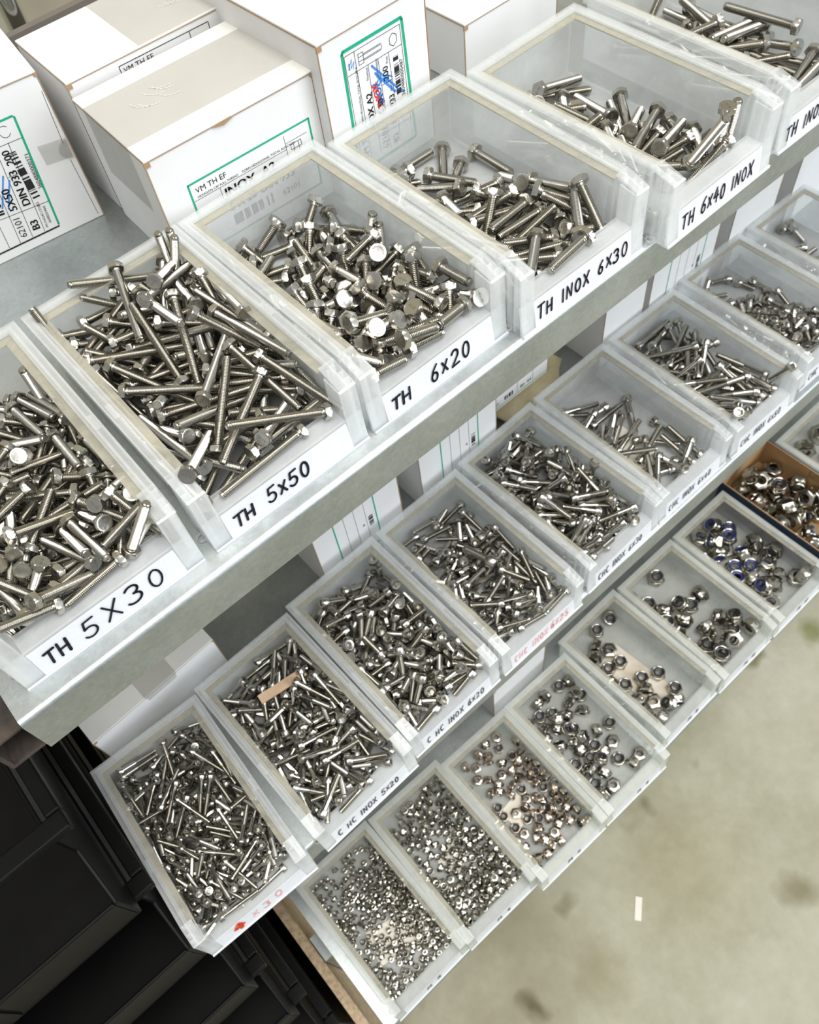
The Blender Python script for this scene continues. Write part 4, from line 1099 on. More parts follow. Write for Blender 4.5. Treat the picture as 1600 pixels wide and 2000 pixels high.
  904,217,43,-994,108,0,428,913,43,0,0,-945,82,240,52,198,679,-687,694,491,95,-688,-564,41,905,1285,86,0,0,591,896,757,104,0,0,-722,
  543,1511,43,0,0,956,902,1511,86,0,0,244,500,1251,43,0,0,-999,69,172,95,693,-141,224,546,1377,43,0,0,797,304,1477,43,0,0,990,
  466,1027,65,887,18,421,852,347,43,218,-976,0,601,507,54,21,728,583,151,171,52,682,-187,179,395,631,52,-705,-59,-301,54,390,52,-611,-356,614,
  765,1533,43,974,-228,0,232,543,52,459,-538,459,404,783,52,122,-697,664,164,502,52,527,-471,-672,189,954,95,153,690,-674,426,297,52,198,-679,198,
  393,358,52,-191,-681,-191,209,732,52,-707,28,329,54,470,52,359,609,348,90,598,52,-644,-293,-68,890,653,110,-656,-201,709,539,252,52,386,-593,-706,
  835,1257,43,0,0,996,685,1224,43,0,0,784,771,853,86,0,0,971,639,161,52,183,683,-683,103,1452,52,-613,352,613,391,1129,52,-365,606,-707,
  607,280,43,-805,-593,0,552,386,113,411,-575,411,214,1401,52,-706,-32,381,587,352,43,936,-351,0,643,665,67,-615,-48,434,335,174,52,45,-706,634,
  855,1377,91,-97,554,615,212,315,95,349,615,358,404,1555,52,-693,-141,-224,343,515,52,114,-698,661,388,1033,52,707,-3,351,455,689,52,661,252,549,
  66,1318,52,621,338,603,115,498,52,147,692,-147,693,1391,43,816,-578,0,320,302,43,0,0,-204,601,614,52,-1,-707,-613,305,721,52,703,-80,703,
  59,957,52,-641,-299,579,467,871,52,602,-372,602,840,864,66,404,243,-99,355,1081,52,-480,-519,690,720,603,113,-571,-417,75,540,541,52,-613,-353,-613,
  298,568,52,-698,111,698,701,1106,95,612,-355,-1,96,999,95,-660,137,-535,73,1096,52,706,38,-320,376,435,52,-66,704,643,891,161,52,-183,-683,-683,
  742,395,43,-867,-499,0,396,495,52,704,-71,704,298,1283,52,528,-470,-671,798,1381,43,542,-840,0,586,213,52,-169,687,169,212,1326,52,662,250,-115,
  325,974,52,671,224,529,913,808,148,157,-683,-171,847,935,113,437,-556,-700,609,1492,52,-277,-651,-702,616,1564,52,183,-683,683,721,225,52,688,-162,204,
  741,1241,52,-561,431,-93,905,459,43,822,570,0,525,622,52,459,538,695,342,868,52,-81,-702,-81,635,1274,52,351,-614,351,459,343,52,-652,273,-563,
  541,944,95,-242,664,-454,581,787,52,119,697,-119,368,1249,52,642,296,-65,72,639,52,-423,-566,-423,212,394,52,-39,706,631,549,866,52,-183,683,-500,
  910,292,156,-707,2,707,789,438,95,-602,370,-20,201,1106,43,283,959,0,427,1405,52,609,360,616,710,699,95,496,504,189,686,282,52,-587,-395,635,
  765,784,89,535,-717,375,416,980,52,-420,569,-703,286,881,52,-103,700,103,592,994,95,710,-225,-398,804,978,113,507,493,680,782,352,55,410,-576,-685,
  729,1001,95,618,-344,5,304,1409,52,374,-600,-333,279,1544,52,701,-94,701,807,1480,57,-599,-376,-691,600,851,57,-416,416,-781,612,1357,52,514,486,164,
  911,1085,95,-620,339,-604,865,703,95,482,517,-482,482,520,52,-579,406,-62,515,1183,52,-702,-84,-702,93,1141,52,-39,-706,592,139,1087,95,-705,-58,-705,
  900,962,147,-121,-648,-359,904,1371,43,0,0,-992,730,1304,52,-499,-501,-499,155,358,52,700,-97,-434,362,227,43,0,0,208,427,1083,52,687,168,-687,
  231,1171,52,651,275,-651,629,1203,52,658,-258,-553,533,723,52,-354,612,-707,545,1563,52,-182,683,683,618,1124,52,-233,-668,-233,667,616,55,98,700,470,
  834,1170,113,375,599,332,646,908,52,603,-369,603,190,1036,52,438,-555,-700,485,1089,43,137,-991,0,517,364,52,617,-346,617,849,479,52,703,74,416,
  784,1043,95,621,-339,-604,209,1484,52,-420,569,-283,901,1440,52,-366,-605,341,351,1185,43,-873,-487,0,641,1078,52,50,-705,-586,639,400,43,0,0,-725,
  845,1427,43,0,0,52,845,1332,55,573,-488,-119,842,1035,95,-627,326,-596,877,1219,95,-590,-390,633,73,1049,52,320,630,-706,687,765,90,-8,-829,-195,
  228,678,52,-214,-674,-214,760,509,86,-650,760,0,886,1564,52,-500,-500,-500,578,1202,52,-589,-391,633,717,564,52,272,653,430,367,1383,52,-369,-603,338,
  131,1000,43,0,0,-577,800,295,52,520,-479,-675,742,1083,52,-36,-706,594,261,1042,43,0,0,-953,144,1066,43,0,0,661,835,233,57,178,-684,-222,
  787,1162,43,-998,61,0,571,416,52,662,-249,116,837,1111,52,-693,143,223,916,692,52,-2,-707,-2,577,1044,52,352,613,-352,757,948,61,-418,234,706,
  547,1309,54,400,-583,-218,716,451,43,0,0,-482,547,1092,52,192,-680,192,637,1007,43,0,0,-552,903,1225,43,0,0,-972,86,181,43,-496,868,0,
  417,1204,43,-968,250,0,645,778,52,-81,-702,-81,516,1001,52,641,-298,62,158,231,52,578,-407,-64,813,652,43,0,0,-543,650,461,43,0,0,207,
  716,645,52,-633,316,-590,487,941,52,-605,365,-619,908,1020,52,-42,-706,-42,879,617,52,172,-686,680,551,685,52,353,613,-353,196,260,52,-662,-248,-662,
  221,329,43,0,0,989,686,1129,43,0,0,290,676,523,52,-701,95,-433,904,826,100,138,186,-772,833,1054,43,489,-872,0,810,750,52,137,-694,137,
  691,713,43,396,918,0,773,692,52,-621,339,621,686,360,43,0,0,960,877,280,52,496,-504,-188,864,790,52,448,-547,-698,916,918,52,616,-348,-609,
  201,970,43,0,0,655,668,856,55,258,658,529,613,949,43,26,1000,0,888,1509,43,0,0,-988,748,742,43,0,0,668,690,1045,43,0,0,298,
  63,314,43,0,0,-1000,904,302,104,868,-497,0,893,976,84,-239,881,379,906,1090,43,0,0,60,138,934,52,707,21,372,744,1014,43,770,-638,0,
  903,862,52,-495,-505,-495,830,550,43,-944,-329,0,857,695,43,-890,-456,0,815,982,52,653,-271,653,912,1159,52,336,-622,-371,446,418,43,0,0,-971,
  777,445,43,-863,505,0,579,651,52,-354,-612,-354,550,940,43,0,0,-900,917,326,52,353,612,354,765,590,43,0,0,104,904,394,43,0,0,-990,
  690,963,43,-945,-326,0,716,886,43,-515,857,0,842,1169,52,-591,-388,632,905,561,43,0,0,911,781,834,43,0,0,427,801,905,52,183,-683,183,
  133,310,52,165,688,513,890,754,52,-449,546,-697,758,507,43,0,0,381,903,1291,43,0,0,-535,721,808,43,0,0,-276,848,940,52,596,381,32]),
 16: ([
  247,188,188,185,296,478,140,441,153,328,866,-134,407,271,125,283,-897,-253,763,232,127,-350,-50,-934,565,329,177,199,-963,174,167,191,153,-298,860,410,
  625,261,87,-310,-137,-497,84,391,98,364,127,-619,580,821,114,386,834,342,672,481,92,618,-646,-293,806,615,81,952,31,-257,676,684,112,299,-251,-183,
  270,538,120,-192,0,981,73,517,146,-802,-123,557,368,1154,113,-181,-378,-770,467,333,77,403,-306,-763,470,701,87,-100,-421,-362,297,445,89,470,278,727,
  376,509,112,839,-35,-542,505,187,137,564,14,825,465,1266,110,299,259,-509,482,559,119,969,184,162,836,293,132,0,0,1000,151,1158,50,0,0,-844,
  147,704,107,0,0,-1000,716,413,70,-556,754,-347,190,632,107,0,0,538,76,648,50,0,0,-546,886,455,132,-542,-840,0,180,855,50,0,0,-998,
  534,497,111,632,-533,-559,80,937,50,-715,-699,0,874,766,132,-988,153,0,636,182,50,0,0,-970,293,642,50,-597,803,0,814,1281,102,-632,-636,422,
  680,909,107,0,0,999,551,943,50,0,0,226,827,839,107,0,0,-28,272,1446,50,0,0,340,618,1206,107,0,0,213,297,273,73,123,-602,-52,
  261,1120,50,0,0,-887,158,1377,50,0,0,975,509,777,50,0,0,995,446,183,126,-129,578,-176,526,1083,50,0,0,-817,596,1302,50,0,0,201,
  310,1529,50,0,0,-490,84,308,120,-205,-677,-689,342,905,50,0,0,-495,214,421,107,546,-838,0,815,1543,50,0,0,705,583,1023,50,0,0,-401,
  474,1538,50,493,870,0,667,337,50,-996,88,0,592,1388,50,0,0,947,625,644,50,0,0,739,414,771,63,-540,457,-125,688,823,120,534,464,-534,
  194,929,63,197,679,-687,84,220,72,284,709,-405,603,415,120,-590,-390,-590,309,188,154,-468,780,-200,732,1181,64,-707,25,-416,730,169,63,-501,499,501,
  100,798,63,707,-19,337,887,1065,63,-131,695,667,293,960,63,707,-17,338,83,1359,63,138,694,532,139,1274,63,-620,-340,-620,188,508,82,216,605,-251,
  292,796,63,706,-42,316,371,407,120,409,577,296,800,1416,63,516,-483,-160,394,673,63,-706,33,324,868,980,63,439,-555,439,760,509,63,14,-707,14,
  392,1538,50,872,-490,0,796,1113,63,630,322,-630,409,1465,63,603,369,18,891,1306,50,0,0,-227,126,1445,63,-370,-603,-370,597,748,63,-487,513,487,
  233,326,118,-301,658,-686,294,1042,68,-436,-557,631,462,1145,63,-120,-697,543,351,1388,63,-679,197,169,215,1199,63,688,-163,-485,729,1489,63,-696,-122,-242,
  403,1022,63,707,9,-346,810,169,87,682,183,-183,501,412,145,396,-586,-705,454,937,70,-283,-497,-821,246,1275,63,-436,556,436,466,1411,63,587,-394,587,
  707,610,63,-39,706,631,781,1020,63,-74,703,74,405,863,63,-296,-642,-296,909,379,63,-2,707,2,801,424,78,-677,122,369,768,765,63,342,-619,-365,
  746,1343,63,-686,173,193,674,1069,63,-679,-197,-169,539,267,120,692,144,-221,527,1461,63,223,671,470,339,737,63,111,-698,-549,596,1121,63,-342,-619,365,
  757,332,63,198,679,-198], [
  832,1191,63,336,-622,-371,645,1508,63,383,-594,-323,159,1027,63,630,321,593,816,520,63,-366,605,-341,661,1412,63,-703,-75,-703,891,174,63,-500,-500,-500,
  117,546,94,-251,-202,946,890,621,63,507,493,-507,325,1308,63,-410,-576,704,663,553,63,-475,524,475,904,1151,63,-595,382,-629,891,530,66,459,-538,545,
  763,910,65,-501,-499,659,547,685,63,626,-328,29,900,697,63,620,340,605,438,416,63,639,-302,-581,442,509,50,0,0,-911,904,1537,63,-609,359,-616,
  235,1361,67,704,64,541,309,1201,63,95,-701,-560,388,587,63,664,-244,-543,692,761,63,199,679,-687,672,1254,50,0,0,-679,719,991,63,-670,227,-532,
  530,1219,63,477,522,213,506,850,63,-661,-252,-112,751,1260,63,687,167,-687,889,1439,63,409,577,295,745,672,50,0,0,-999,721,1552,63,512,487,-512,
  522,1327,63,-623,-335,602,372,190,107,0,0,517,672,1126,63,-510,490,510,155,238,122,-622,-664,-243,405,1224,63,256,-659,256,578,1488,63,-528,-470,671,
  279,356,50,928,373,0,892,273,63,-411,575,-293,561,192,63,590,-390,-632,826,751,63,-357,-610,350,655,956,50,0,0,-383,558,572,63,-147,-692,-147,
  361,1096,68,-620,129,242,839,358,63,-244,-664,452,187,389,50,-960,278,0,604,482,50,0,0,45,170,294,63,-200,-678,487,475,606,50,0,0,33,
  369,384,50,0,0,-882,60,475,63,707,0,707,620,864,63,-215,674,215,144,168,63,-500,500,500,450,1321,63,706,45,-706,169,596,50,0,0,948,
  721,234,65,479,520,-414,206,675,50,0,0,-829,376,298,68,695,-128,-243,150,741,50,0,0,997,331,522,70,-1,-830,-1,910,792,63,354,612,353,
  463,242,63,-143,-693,-143,712,842,50,0,0,60,256,561,50,-922,-388,0,78,309,50,0,0,-924,847,861,50,0,0,-341,510,416,63,510,489,679,
  603,1211,50,0,0,-675,231,183,103,-332,-300,664,816,268,63,-248,662,698,543,301,50,0,0,933,379,187,50,0,0,467,597,394,50,0,0,878,
  884,458,63,-587,395,587,571,347,107,0,0,696,138,441,63,512,488,166]),
 17: ([
  797,195,113,146,-478,-253,782,535,107,135,348,-924,444,727,91,-226,-373,707,635,536,160,216,-176,-900,683,402,88,-736,-456,-385,640,1007,84,-708,604,-345,
  477,533,146,43,-201,895,796,930,144,235,-186,943,185,244,97,759,428,-402,246,531,57,-711,-703,0,115,531,57,873,-488,0,97,860,57,270,-963,0,
  379,624,57,0,0,-639,93,1132,57,0,0,-986,92,1282,128,0,0,638,511,320,57,-990,-143,0,330,748,57,893,451,0,201,817,57,0,0,305,
  765,754,57,0,0,-253,216,640,57,0,0,-925,218,927,57,0,0,-300,256,1309,57,604,797,0,345,1423,57,-993,-119,0,507,1170,57,597,802,0,
  563,896,57,0,0,-131,736,1234,128,0,0,614,697,1417,57,0,0,367,706,285,146,706,31,-706,767,1529,57,-216,-976,0,283,203,75,-375,-598,332,
  355,317,146,691,152,-691,493,207,75,567,-423,-650,392,456,146,-705,51,-397,631,670,180,-356,611,356,874,334,75,629,322,594,795,416,75,643,-294,-576,
  93,723,75,683,183,-183,897,568,75,-614,351,-611,93,175,75,-500,500,500,424,934,75,-702,-82,-702,613,1111,146,164,688,-678,73,353,178,-599,298,-662,
  597,348,75,697,121,-697,347,1228,75,-702,82,-422,601,1260,75,-43,-706,590,531,787,57,992,124,0,739,842,75,-488,-512,-488,875,1218,82,-653,271,313,
  885,467,83,-707,0,0,493,1380,75,-597,379,-29,353,1044,75,-471,-528,692,605,1542,75,468,-530,468,313,404,75,501,499,182,876,812,75,-687,-169,-197,
  902,1342,75,-354,612,-353,755,1139,146,435,557,-435,843,652,146,658,-259,658,391,234,75,-598,378,598,571,474,75,183,683,-183,452,1502,146,-316,632,-389,
  509,1000,75,-450,-545,-450,864,1101,75,-12,-707,-618,267,1100,75,-301,-640,-301,252,1511,75,-667,-235,537,891,997,75,644,292,575,398,1109,75,676,209,-676,
  153,409,75,579,-406,579,734,934,57,0,0,334,539,1437,75,-629,-322,-629,604,735,75,427,-564,-702,784,1013,75,-664,-243,-664,874,886,75,-216,-673,-691,
  477,610,75,703,-72,703,574,582,75,-704,-66,-295,877,179,75,-183,683,683,793,624,57,0,0,124], [
  884,699,57,0,0,-525,100,313,75,265,-655,265,393,345,57,0,0,-140,745,1131,57,0,0,-155,751,300,57,0,0,634,651,647,75,-559,433,-96,
  677,503,75,698,-115,698,464,1528,57,0,0,-759,623,1123,57,0,0,-590,93,1304,57,-79,-997,0,417,476,57,0,0,820,762,1247,57,0,0,-836]),
 18: ([
  451,520,185,-254,-84,-961,274,526,113,705,-594,261,217,230,157,-420,170,-890,789,1246,192,-584,-790,119,420,1014,191,49,170,-628,625,402,70,0,0,204,
  502,835,152,459,-81,787,212,677,70,0,0,-941,861,754,70,0,0,530,216,382,70,0,0,678,726,579,70,768,-640,0,226,946,108,-362,-228,-765,
  849,274,70,886,-465,0,534,691,70,0,0,464,311,1357,70,0,0,-407,752,1473,70,0,0,-625,716,251,94,-71,704,71,360,232,70,765,644,0,
  104,248,94,-449,-547,249,382,398,94,109,-699,109,740,1067,94,447,548,698,685,790,94,678,202,514,121,527,94,231,668,-231,424,1180,182,-522,46,-429,
  372,744,94,504,496,-504,120,839,94,-141,693,-529,141,1075,190,648,284,-78,403,1479,94,681,191,-175,877,1432,94,584,-399,-637,552,1153,104,-224,-553,494,
  536,1490,94,-613,353,-612,395,623,70,0,0,-965,143,1365,94,-320,631,706,236,1215,94,-434,-558,-434,377,878,94,373,-601,-707,353,1102,94,676,208,-676,
  449,1282,70,0,0,538,683,1238,94,-163,-688,-678,104,1054,70,-865,-502,0,865,1215,70,0,0,875,562,554,94,473,525,-473,498,986,70,0,0,293], [
]),
 19: ([
  158,341,114,119,938,-300,436,278,169,367,-266,-890,124,716,75,0,0,988,678,611,75,0,0,908,361,417,75,56,998,0,135,1245,75,0,0,567,
  481,1211,75,785,-620,0,666,354,75,0,0,976,463,1022,75,0,0,377,291,1060,75,0,0,-927,576,1491,75,0,0,906,408,586,103,453,543,697,
  106,531,103,291,644,413,815,1486,116,371,-58,-582,278,791,75,0,0,703,157,939,103,690,-154,-479,487,709,75,0,0,811,281,1271,103,218,673,473,
  265,215,103,654,269,-94,233,561,103,-703,-80,-703,557,237,103,603,-370,-19,402,1359,103,-321,630,706], [
]),
 20: ([
  830,459,207,-67,-167,-982,316,260,211,0,0,-697,458,448,244,789,204,335,875,237,206,507,493,507,141,957,276,0,0,-925,498,1024,191,-226,96,914,
  142,251,118,613,-352,-611,255,1308,85,0,0,433,526,252,295,586,757,221,106,663,236,608,-437,-526,627,1484,85,0,0,-977,815,951,118,-394,-587,312,
  157,536,85,0,0,496,381,849,118,-494,-506,685,741,597,118,-705,-60,404,142,1521,123,-525,-474,-474,347,463,85,0,0,-602,510,605,118,571,418,-571,
  619,939,85,0,0,-988,308,1099,118,-501,-499,683,178,798,136,-662,614,316,720,370,85,0,0,-807,137,1005,118,-157,-689,-157,578,314,187,283,-55,-879], [
  384,253,85,0,0,-827]),
 21: ([
  366,469,228,-478,27,825,135,739,349,0,0,515,97,252,134,-652,-273,652,849,675,252,-32,773,41,165,474,131,922,-278,-204,307,1117,253,643,295,-643,
  786,918,253,700,-99,700,666,1462,139,-143,-356,-343,625,1202,218,0,0,-775,611,947,150,-268,-290,-813,122,1259,238,771,-136,-618,434,1288,220,-411,383,824,
  822,214,253,683,183,-183,431,1472,87,954,-299,0,295,282,87,135,-991,0,734,651,87,-506,-862,0,547,764,87,0,0,-383,667,459,122,-247,663,247,
  153,1443,122,106,699,-106,818,270,87,-982,187,0,392,894,87,0,0,137,390,635,122,702,86,-276,133,699,87,0,0,1000,513,402,122,-694,-135,-694,
  792,1294,87,0,0,609,276,1167,87,0,0,-859,496,1138,87,19,-1000,0,169,748,218,678,735,0,825,903,87,0,0,629], [
]),
 22: ([
  166,544,92,0,0,979,593,1130,312,0,0,-540,146,774,273,-629,-323,594,102,260,147,-120,697,-120,361,1448,448,-504,583,121,102,1145,132,-354,612,-354,
  680,777,317,-710,539,-351,175,1427,273,-640,300,60,813,978,273,684,-181,-498,814,1358,233,623,-782,0,311,1003,132,-656,265,98,246,347,268,-345,-41,-894,
  338,686,206,-610,657,-318,294,1194,188,-525,-71,-53,419,841,297,-143,-840,503,524,1353,273,-465,861,88,542,656,153,418,191,-74,154,839,92,0,0,387,
  392,461,132,399,-584,-705,194,1475,92,-706,-708,0,552,1106,132,697,121,-244,759,539,92,139,990,0,843,721,249,-132,-607,103,486,1333,92,-712,703,0,
  543,896,158,347,-100,-854], [
  763,905,92,0,0,-998,636,1515,132,183,683,-683,740,471,273,-250,-661,448,777,1329,92,0,0,462,516,248,132,-421,568,421,813,306,132,435,-557,-265]),
 23: ([
  400,1373,151,-660,-253,-660,139,953,151,343,619,364,788,1361,107,-921,390,0], [
  527,1043,151,465,-533,-694,777,287,107,0,0,997,320,585,151,705,54,399]),
}


def decode(s, k):
    """six whole numbers a piece: place in tenths of a millimetre in its bin, then the turn (x, y, z of the quaternion, in thousandths)"""
    for i in range(0, len(s), 6):
        q = [c / 1000 for c in s[i + 3:i + 6]]
        w = math.sqrt(max(0.0, 1 - sum(c * c for c in q)))
        yield Vector(s[i:i + 3]) * (0.1 * MM), Quaternion((w, *q)).normalized()


HEX = {5: (8, 3.5, .8), 6: (10, 4.0, 1.0)}
SOC = {4: (7, 4, 3, .7), 5: (8.5, 5, 4, .8), 6: (10, 6, 5, 1.0), 8: (13, 8, 6, 1.25)}
FAST = {0: ('hex', 5, 30), 1: ('hex', 5, 50), 2: ('hex', 6, 20), 3: ('hex', 6, 30), 4: ('hex', 6, 40), 5: ('hex', 6, 50),
        6: ('soc', 4, 30), 7: ('soc', 5, 30), 8: ('soc', 6, 20), 9: ('soc', 5, 25), 10: ('soc', 6, 30), 11: ('soc', 6, 40), 12: ('soc', 6, 50), 13: ('soc', 6, 16), 14: ('soc', 6, 20),
        15: ('nut', 6.3, 4.2, 3.4), 16: ('nut', 8.5, 5.6, 4.6), 17: ('nut', 11, 7, 6), 18: ('nut', 15, 9.5, 8.4), 19: ('nut', 17, 10.5, 9.4), 20: ('nut', 20, 12.5, 11.4), 21: ('nut', 21, 13, 12), 22: ('nut', 23, 14, 13), 23: ('nut', 27, 17, 16)}
FLABEL = {
    0: 'stainless hex bolt in the pile in the bin marked TH 5 X 30',
    1: 'long stainless hex bolt in the heap in the bin marked TH 5x50',
    2: 'short stainless hex bolt in the pile in the bin marked TH 6x20',
    3: 'stainless hex bolt in the bin marked TH INOX 6x30',
    4: 'long stainless hex bolt in the bin marked TH 6x40 INOX',
    5: 'long stainless hex bolt in the last bin of the top row',
    6: 'thin steel screw in the packed bin with red marking',
    7: 'steel cap screw in the bin marked C HC INOX 5x20',
    8: 'short steel cap screw in the bin marked C HC INOX 6x20',
    9: 'steel cap screw in the bin with the faded pink marking',
    10: 'steel cap screw in the bin marked CHC INOX 6x30',
    11: 'long steel cap screw in the sparse bin marked CHC INOX 6x40',
    12: 'long steel cap screw in the bin marked CHC INOX 6x50',
    13: 'stubby steel cap screw in the bin after the one marked CHC INOX 6x50',
    14: 'steel cap screw in the far end bin of the middle row',
    15: 'tiny steel lock nut in the bin beside the chipboard panel',
    16: 'small steel lock nut in the second bin from the chipboard panel',
    17: 'brown-reflecting lock nut in the bin with a cream paper on its floor',
    18: 'shiny lock nut with dark centre in the fourth bin from the chipboard panel',
    19: 'shiny lock nut in the sparse bin with the stained bare floor',
    20: 'large lock nut in the bin between the sparse bin and the blue-ringed nuts',
    21: 'large blue-ringed lock nut in the bin beside the navy box',
    22: 'large lock nut inside the open cardboard box',
    23: 'biggest lock nut, in the bin beyond the cardboard box',
}
M_NUT_BR = metal('floor_reflection_steel', (0.58, 0.50, 0.42), 0.2)  # brown reflection of the floor put into the base colour
rest = {'hex': (MB(), 'hex_bolts', 'remaining stainless hex bolts lying between and under the others', M_STEEL),
        'soc': (MB(), 'cap_screws', 'remaining steel cap screws lying between and under the others', M_STEEL),
        'nut': (MB(), 'lock_nuts', 'remaining small steel lock nuts strewn over the bin floors', M_NUT)}
PROTO = {}
for w, k in FAST.items():
    x, y, yaw, z = BINS[w]
    Bm = Matrix.Translation(W(x, y, z)) @ Matrix.Rotation(yaw / 100, 4, 'Z')
    kids = []
    if k[0] == 'hex':
        af, hh, p = HEX[k[1]]
        main = thread_shank(k[1], k[2], p, 14)
        head = hex_head(af, hh, k[2] / 2)
        root = ('hex_bolt', main.mesh('hex_bolt', M_STEEL, True))
        hm = head.mesh('hex_head', M_STEEL2, True)
        hm.materials.append(M_MARK)
        pv, pf = printed('A2-70', af * .17)
        bm = bmesh.new()
        bm.from_mesh(hm)
        mx_, my_ = max(p[0] for p in pv) / 2, max(p[1] for p in pv) / 2
        vs = [bm.verts.new(((px - mx_) * MM, (py - my_) * MM, (k[2] / 2 + hh - .09) * MM)) for px, py in pv]
        for f_ in pf:
            bm.faces.new([vs[q_] for q_ in f_]).material_index = 1
        bm.to_mesh(hm)
        bm.free()
        kids = [('hex_head', hm)]
        low = thread_shank(k[1], k[2], p, 8)
        low.add(head.v, head.f)
        cat = 'bolt'
    elif k[0] == 'soc':
        hd, hh, key, p = SOC[k[1]]
        main = thread_shank(k[1], k[2], p, 10, .5, smooth_part=k[2] * .35 if k[2] >= 30 else 0)
        head = socket_head(hd, hh, k[2] / 2, key)
        root = ('cap_screw', main.mesh('cap_screw', M_STEEL, True))
        kids = [('socket_head', head.mesh('socket_head', M_STEEL2, True))]
        low = thread_shank(k[1], k[2], p * 1.5, 6, .4)
        low.add(head.v, head.f)
        cat = 'screw'
    else:
        main = nut_body(k[1], k[2], k[3])
        root = ('lock_nut', main.mesh('lock_nut', M_NUT_BR if w == 17 else M_NUT, True))
        ins = nut_insert(k[1], k[2], k[3])
        if w >= 17:
            kids = [('nylon_insert', ins.mesh('nylon_insert', M_NYLON if w == 21 else M_NYLON_D, True))]
        low = MB().add(main.v, main.f).add(ins.v, ins.f)
        cat = 'nut'
    first, fk = None, []
    for loc, q in decode(POSES[w][0], k):
        m4 = Bm @ Matrix.LocRotScale(loc, q, None)
        if first is None:
            first = bpy.data.objects.new(root[0], root[1])
            C.objects.link(first)
            tag(first, FLABEL[w], cat, 'fasteners of the bin: ' + FLABEL[w].split(' in ', 1)[-1])
            for nm, me in kids:
                c = bpy.data.objects.new(nm, me)
                C.objects.link(c)
                c.parent = first
                fk.append(c)
            o = first
        else:
            o = first.copy()
            C.objects.link(o)
            for c0 in fk:
                c = c0.copy()
                C.objects.link(c)
                c.parent = o
        o.matrix_world = m4
    PROTO[w] = (first, fk, Bm)
    tgt = rest[k[0]][0]
    for loc, q in decode(POSES[w][1], k):
        m4 = Bm @ Matrix.LocRotScale(loc, q, None)
        tgt.add([(m4 @ (Vector(p) * MM)) / MM for p in low.v], low.f)
for mb, nm, lab, mat in rest.values():
    o = bpy.data.objects.new(nm, mb.mesh(nm, mat, True, fix=False))
    C.objects.link(o)
    tag(o, lab, 'fasteners', kind='stuff')

# bolts that stand up: the shank's low end, its high end, head up or down
for w, lo, hi, up, lab, grp in (
        (0, (85.5, 134.5, 13), (86.5, 132.5, 43), False, 'hex bolt standing upright at the rear of the bin marked TH 5 X 30', None),
        (1, (83.0, 154.8, 6), (84.0, 152.5, 56), False, 'long hex bolt standing end up in the rear corner of the bin marked TH 5x50', 'upright bolts in the bin marked TH 5x50'),
        (1, (89.5, 154.5, 6), (90.0, 150.5, 56), False, 'long hex bolt standing end up in the rear corner of the bin marked TH 5x50', 'upright bolts in the bin marked TH 5x50'),
        (1, (76.0, 150.0, 9), (88.8, 142.0, 57), False, 'long hex bolt standing end up in the rear corner of the bin marked TH 5x50', 'upright bolts in the bin marked TH 5x50'),
        (4, (70.5, 19.5, 3), (69.6, 20.0, 43), True, 'hex bolt standing head up inside the front of the bin marked TH 6x40 INOX', None),
        (4, (79.5, 20.5, 6.5), (78.5, 19.5, 46.5), False, 'hex bolt standing end up inside the front of the bin marked TH 6x40 INOX', None)):
    first, fk, Bm = PROTO[w]
    lo, hi = Vector(lo), Vector(hi)
    o = first.copy()
    C.objects.link(o)
    for c0 in fk:
        c = c0.copy()
        C.objects.link(c)
        c.parent = o
    if 'group' in o:
        del o['group']
    tag(o, lab, 'bolt', grp)
    d = (hi - lo) if up else (lo - hi)
    o.matrix_world = Bm @ Matrix.LocRotScale((lo + hi) * (0.5 * MM), d.to_track_quat('Z', 'Y'), None)

# one large cap screw lying on the pile of the bin with the pink marking
hd, hh, key, p = SOC[8]
x, y, yaw, z = BINS[9]
o = bpy.data.objects.new('cap_screw', thread_shank(8, 25, p, 16).mesh('cap_screw', M_STEEL, True))
C.objects.link(o)
c = bpy.data.objects.new('socket_head', socket_head(hd, hh, 12.5, key).mesh('socket_head', M_STEEL2, True))
C.objects.link(c)
c.parent = o
tag(o, 'single large cap screw on the pile in the bin with faded pink marking', 'screw')
o.matrix_world = Matrix.Translation(W(x + 55, y + 92, z + 28)) @ Matrix.Rotation(math.radians(-72), 4, 'Z') @ Matrix.Rotation(math.radians(94), 4, 'Y')

# loose things in the bins
def paper(label, w, x0, y0, x1, y1, rot, name='paper_slip', cat='paper', mat=None, zl=2.0, th=0.4):
    x, y, yaw, z = BINS[w]
    cxm, cym = (x0 + x1) / 2, (y0 + y1) / 2
    a = yaw / 100
    t = MB().box(-(x1 - x0) / 2, -(y1 - y0) / 2, 0, (x1 - x0) / 2, (y1 - y0) / 2, th).build(name, mat or M_PAPER)
    t.location = W(x + cxm * math.cos(a) - cym * math.sin(a), y + cxm * math.sin(a) + cym * math.cos(a), z + zl)
    t.rotation_euler = (0, 0, a + math.radians(rot))
    return tag(t, label, cat)


paper('cream paper slip on the floor of the bin of brown-reflecting nuts', 17, 22, 62, 52, 90, 8)
paper('cream paper slip under the nuts of the smallest nut bin', 15, 20, 42, 74, 78, -14)
paper('cream paper slip under the small nuts in the second bin from the chipboard panel', 16, 34, 66, 62, 92, 20)
paper('cream paper slip on the floor of the bin marked CHC INOX 6x40', 11, 14, 44, 62, 100, 0)
paper('brown stained paper on the floor of the sparse lock nut bin', 19, 30, 30, 66, 120, 4, mat=solid('brown_stained_paper', (0.66, 0.62, 0.54), 0.8, col2=(0.50, 0.42, 0.32), scale=30))
t = MB().box(-22, -4, 0, 22, 4, 2.4).build('wooden_strip', solid('pale_wood', (0.66, 0.46, 0.30), 0.7, var=0.2, scale=60))
x, y, yaw, z = BINS[7]
t.location = W(x + 54, y + 121, z + 30)
t.rotation_euler = (math.radians(8), math.radians(4), math.radians(-6))
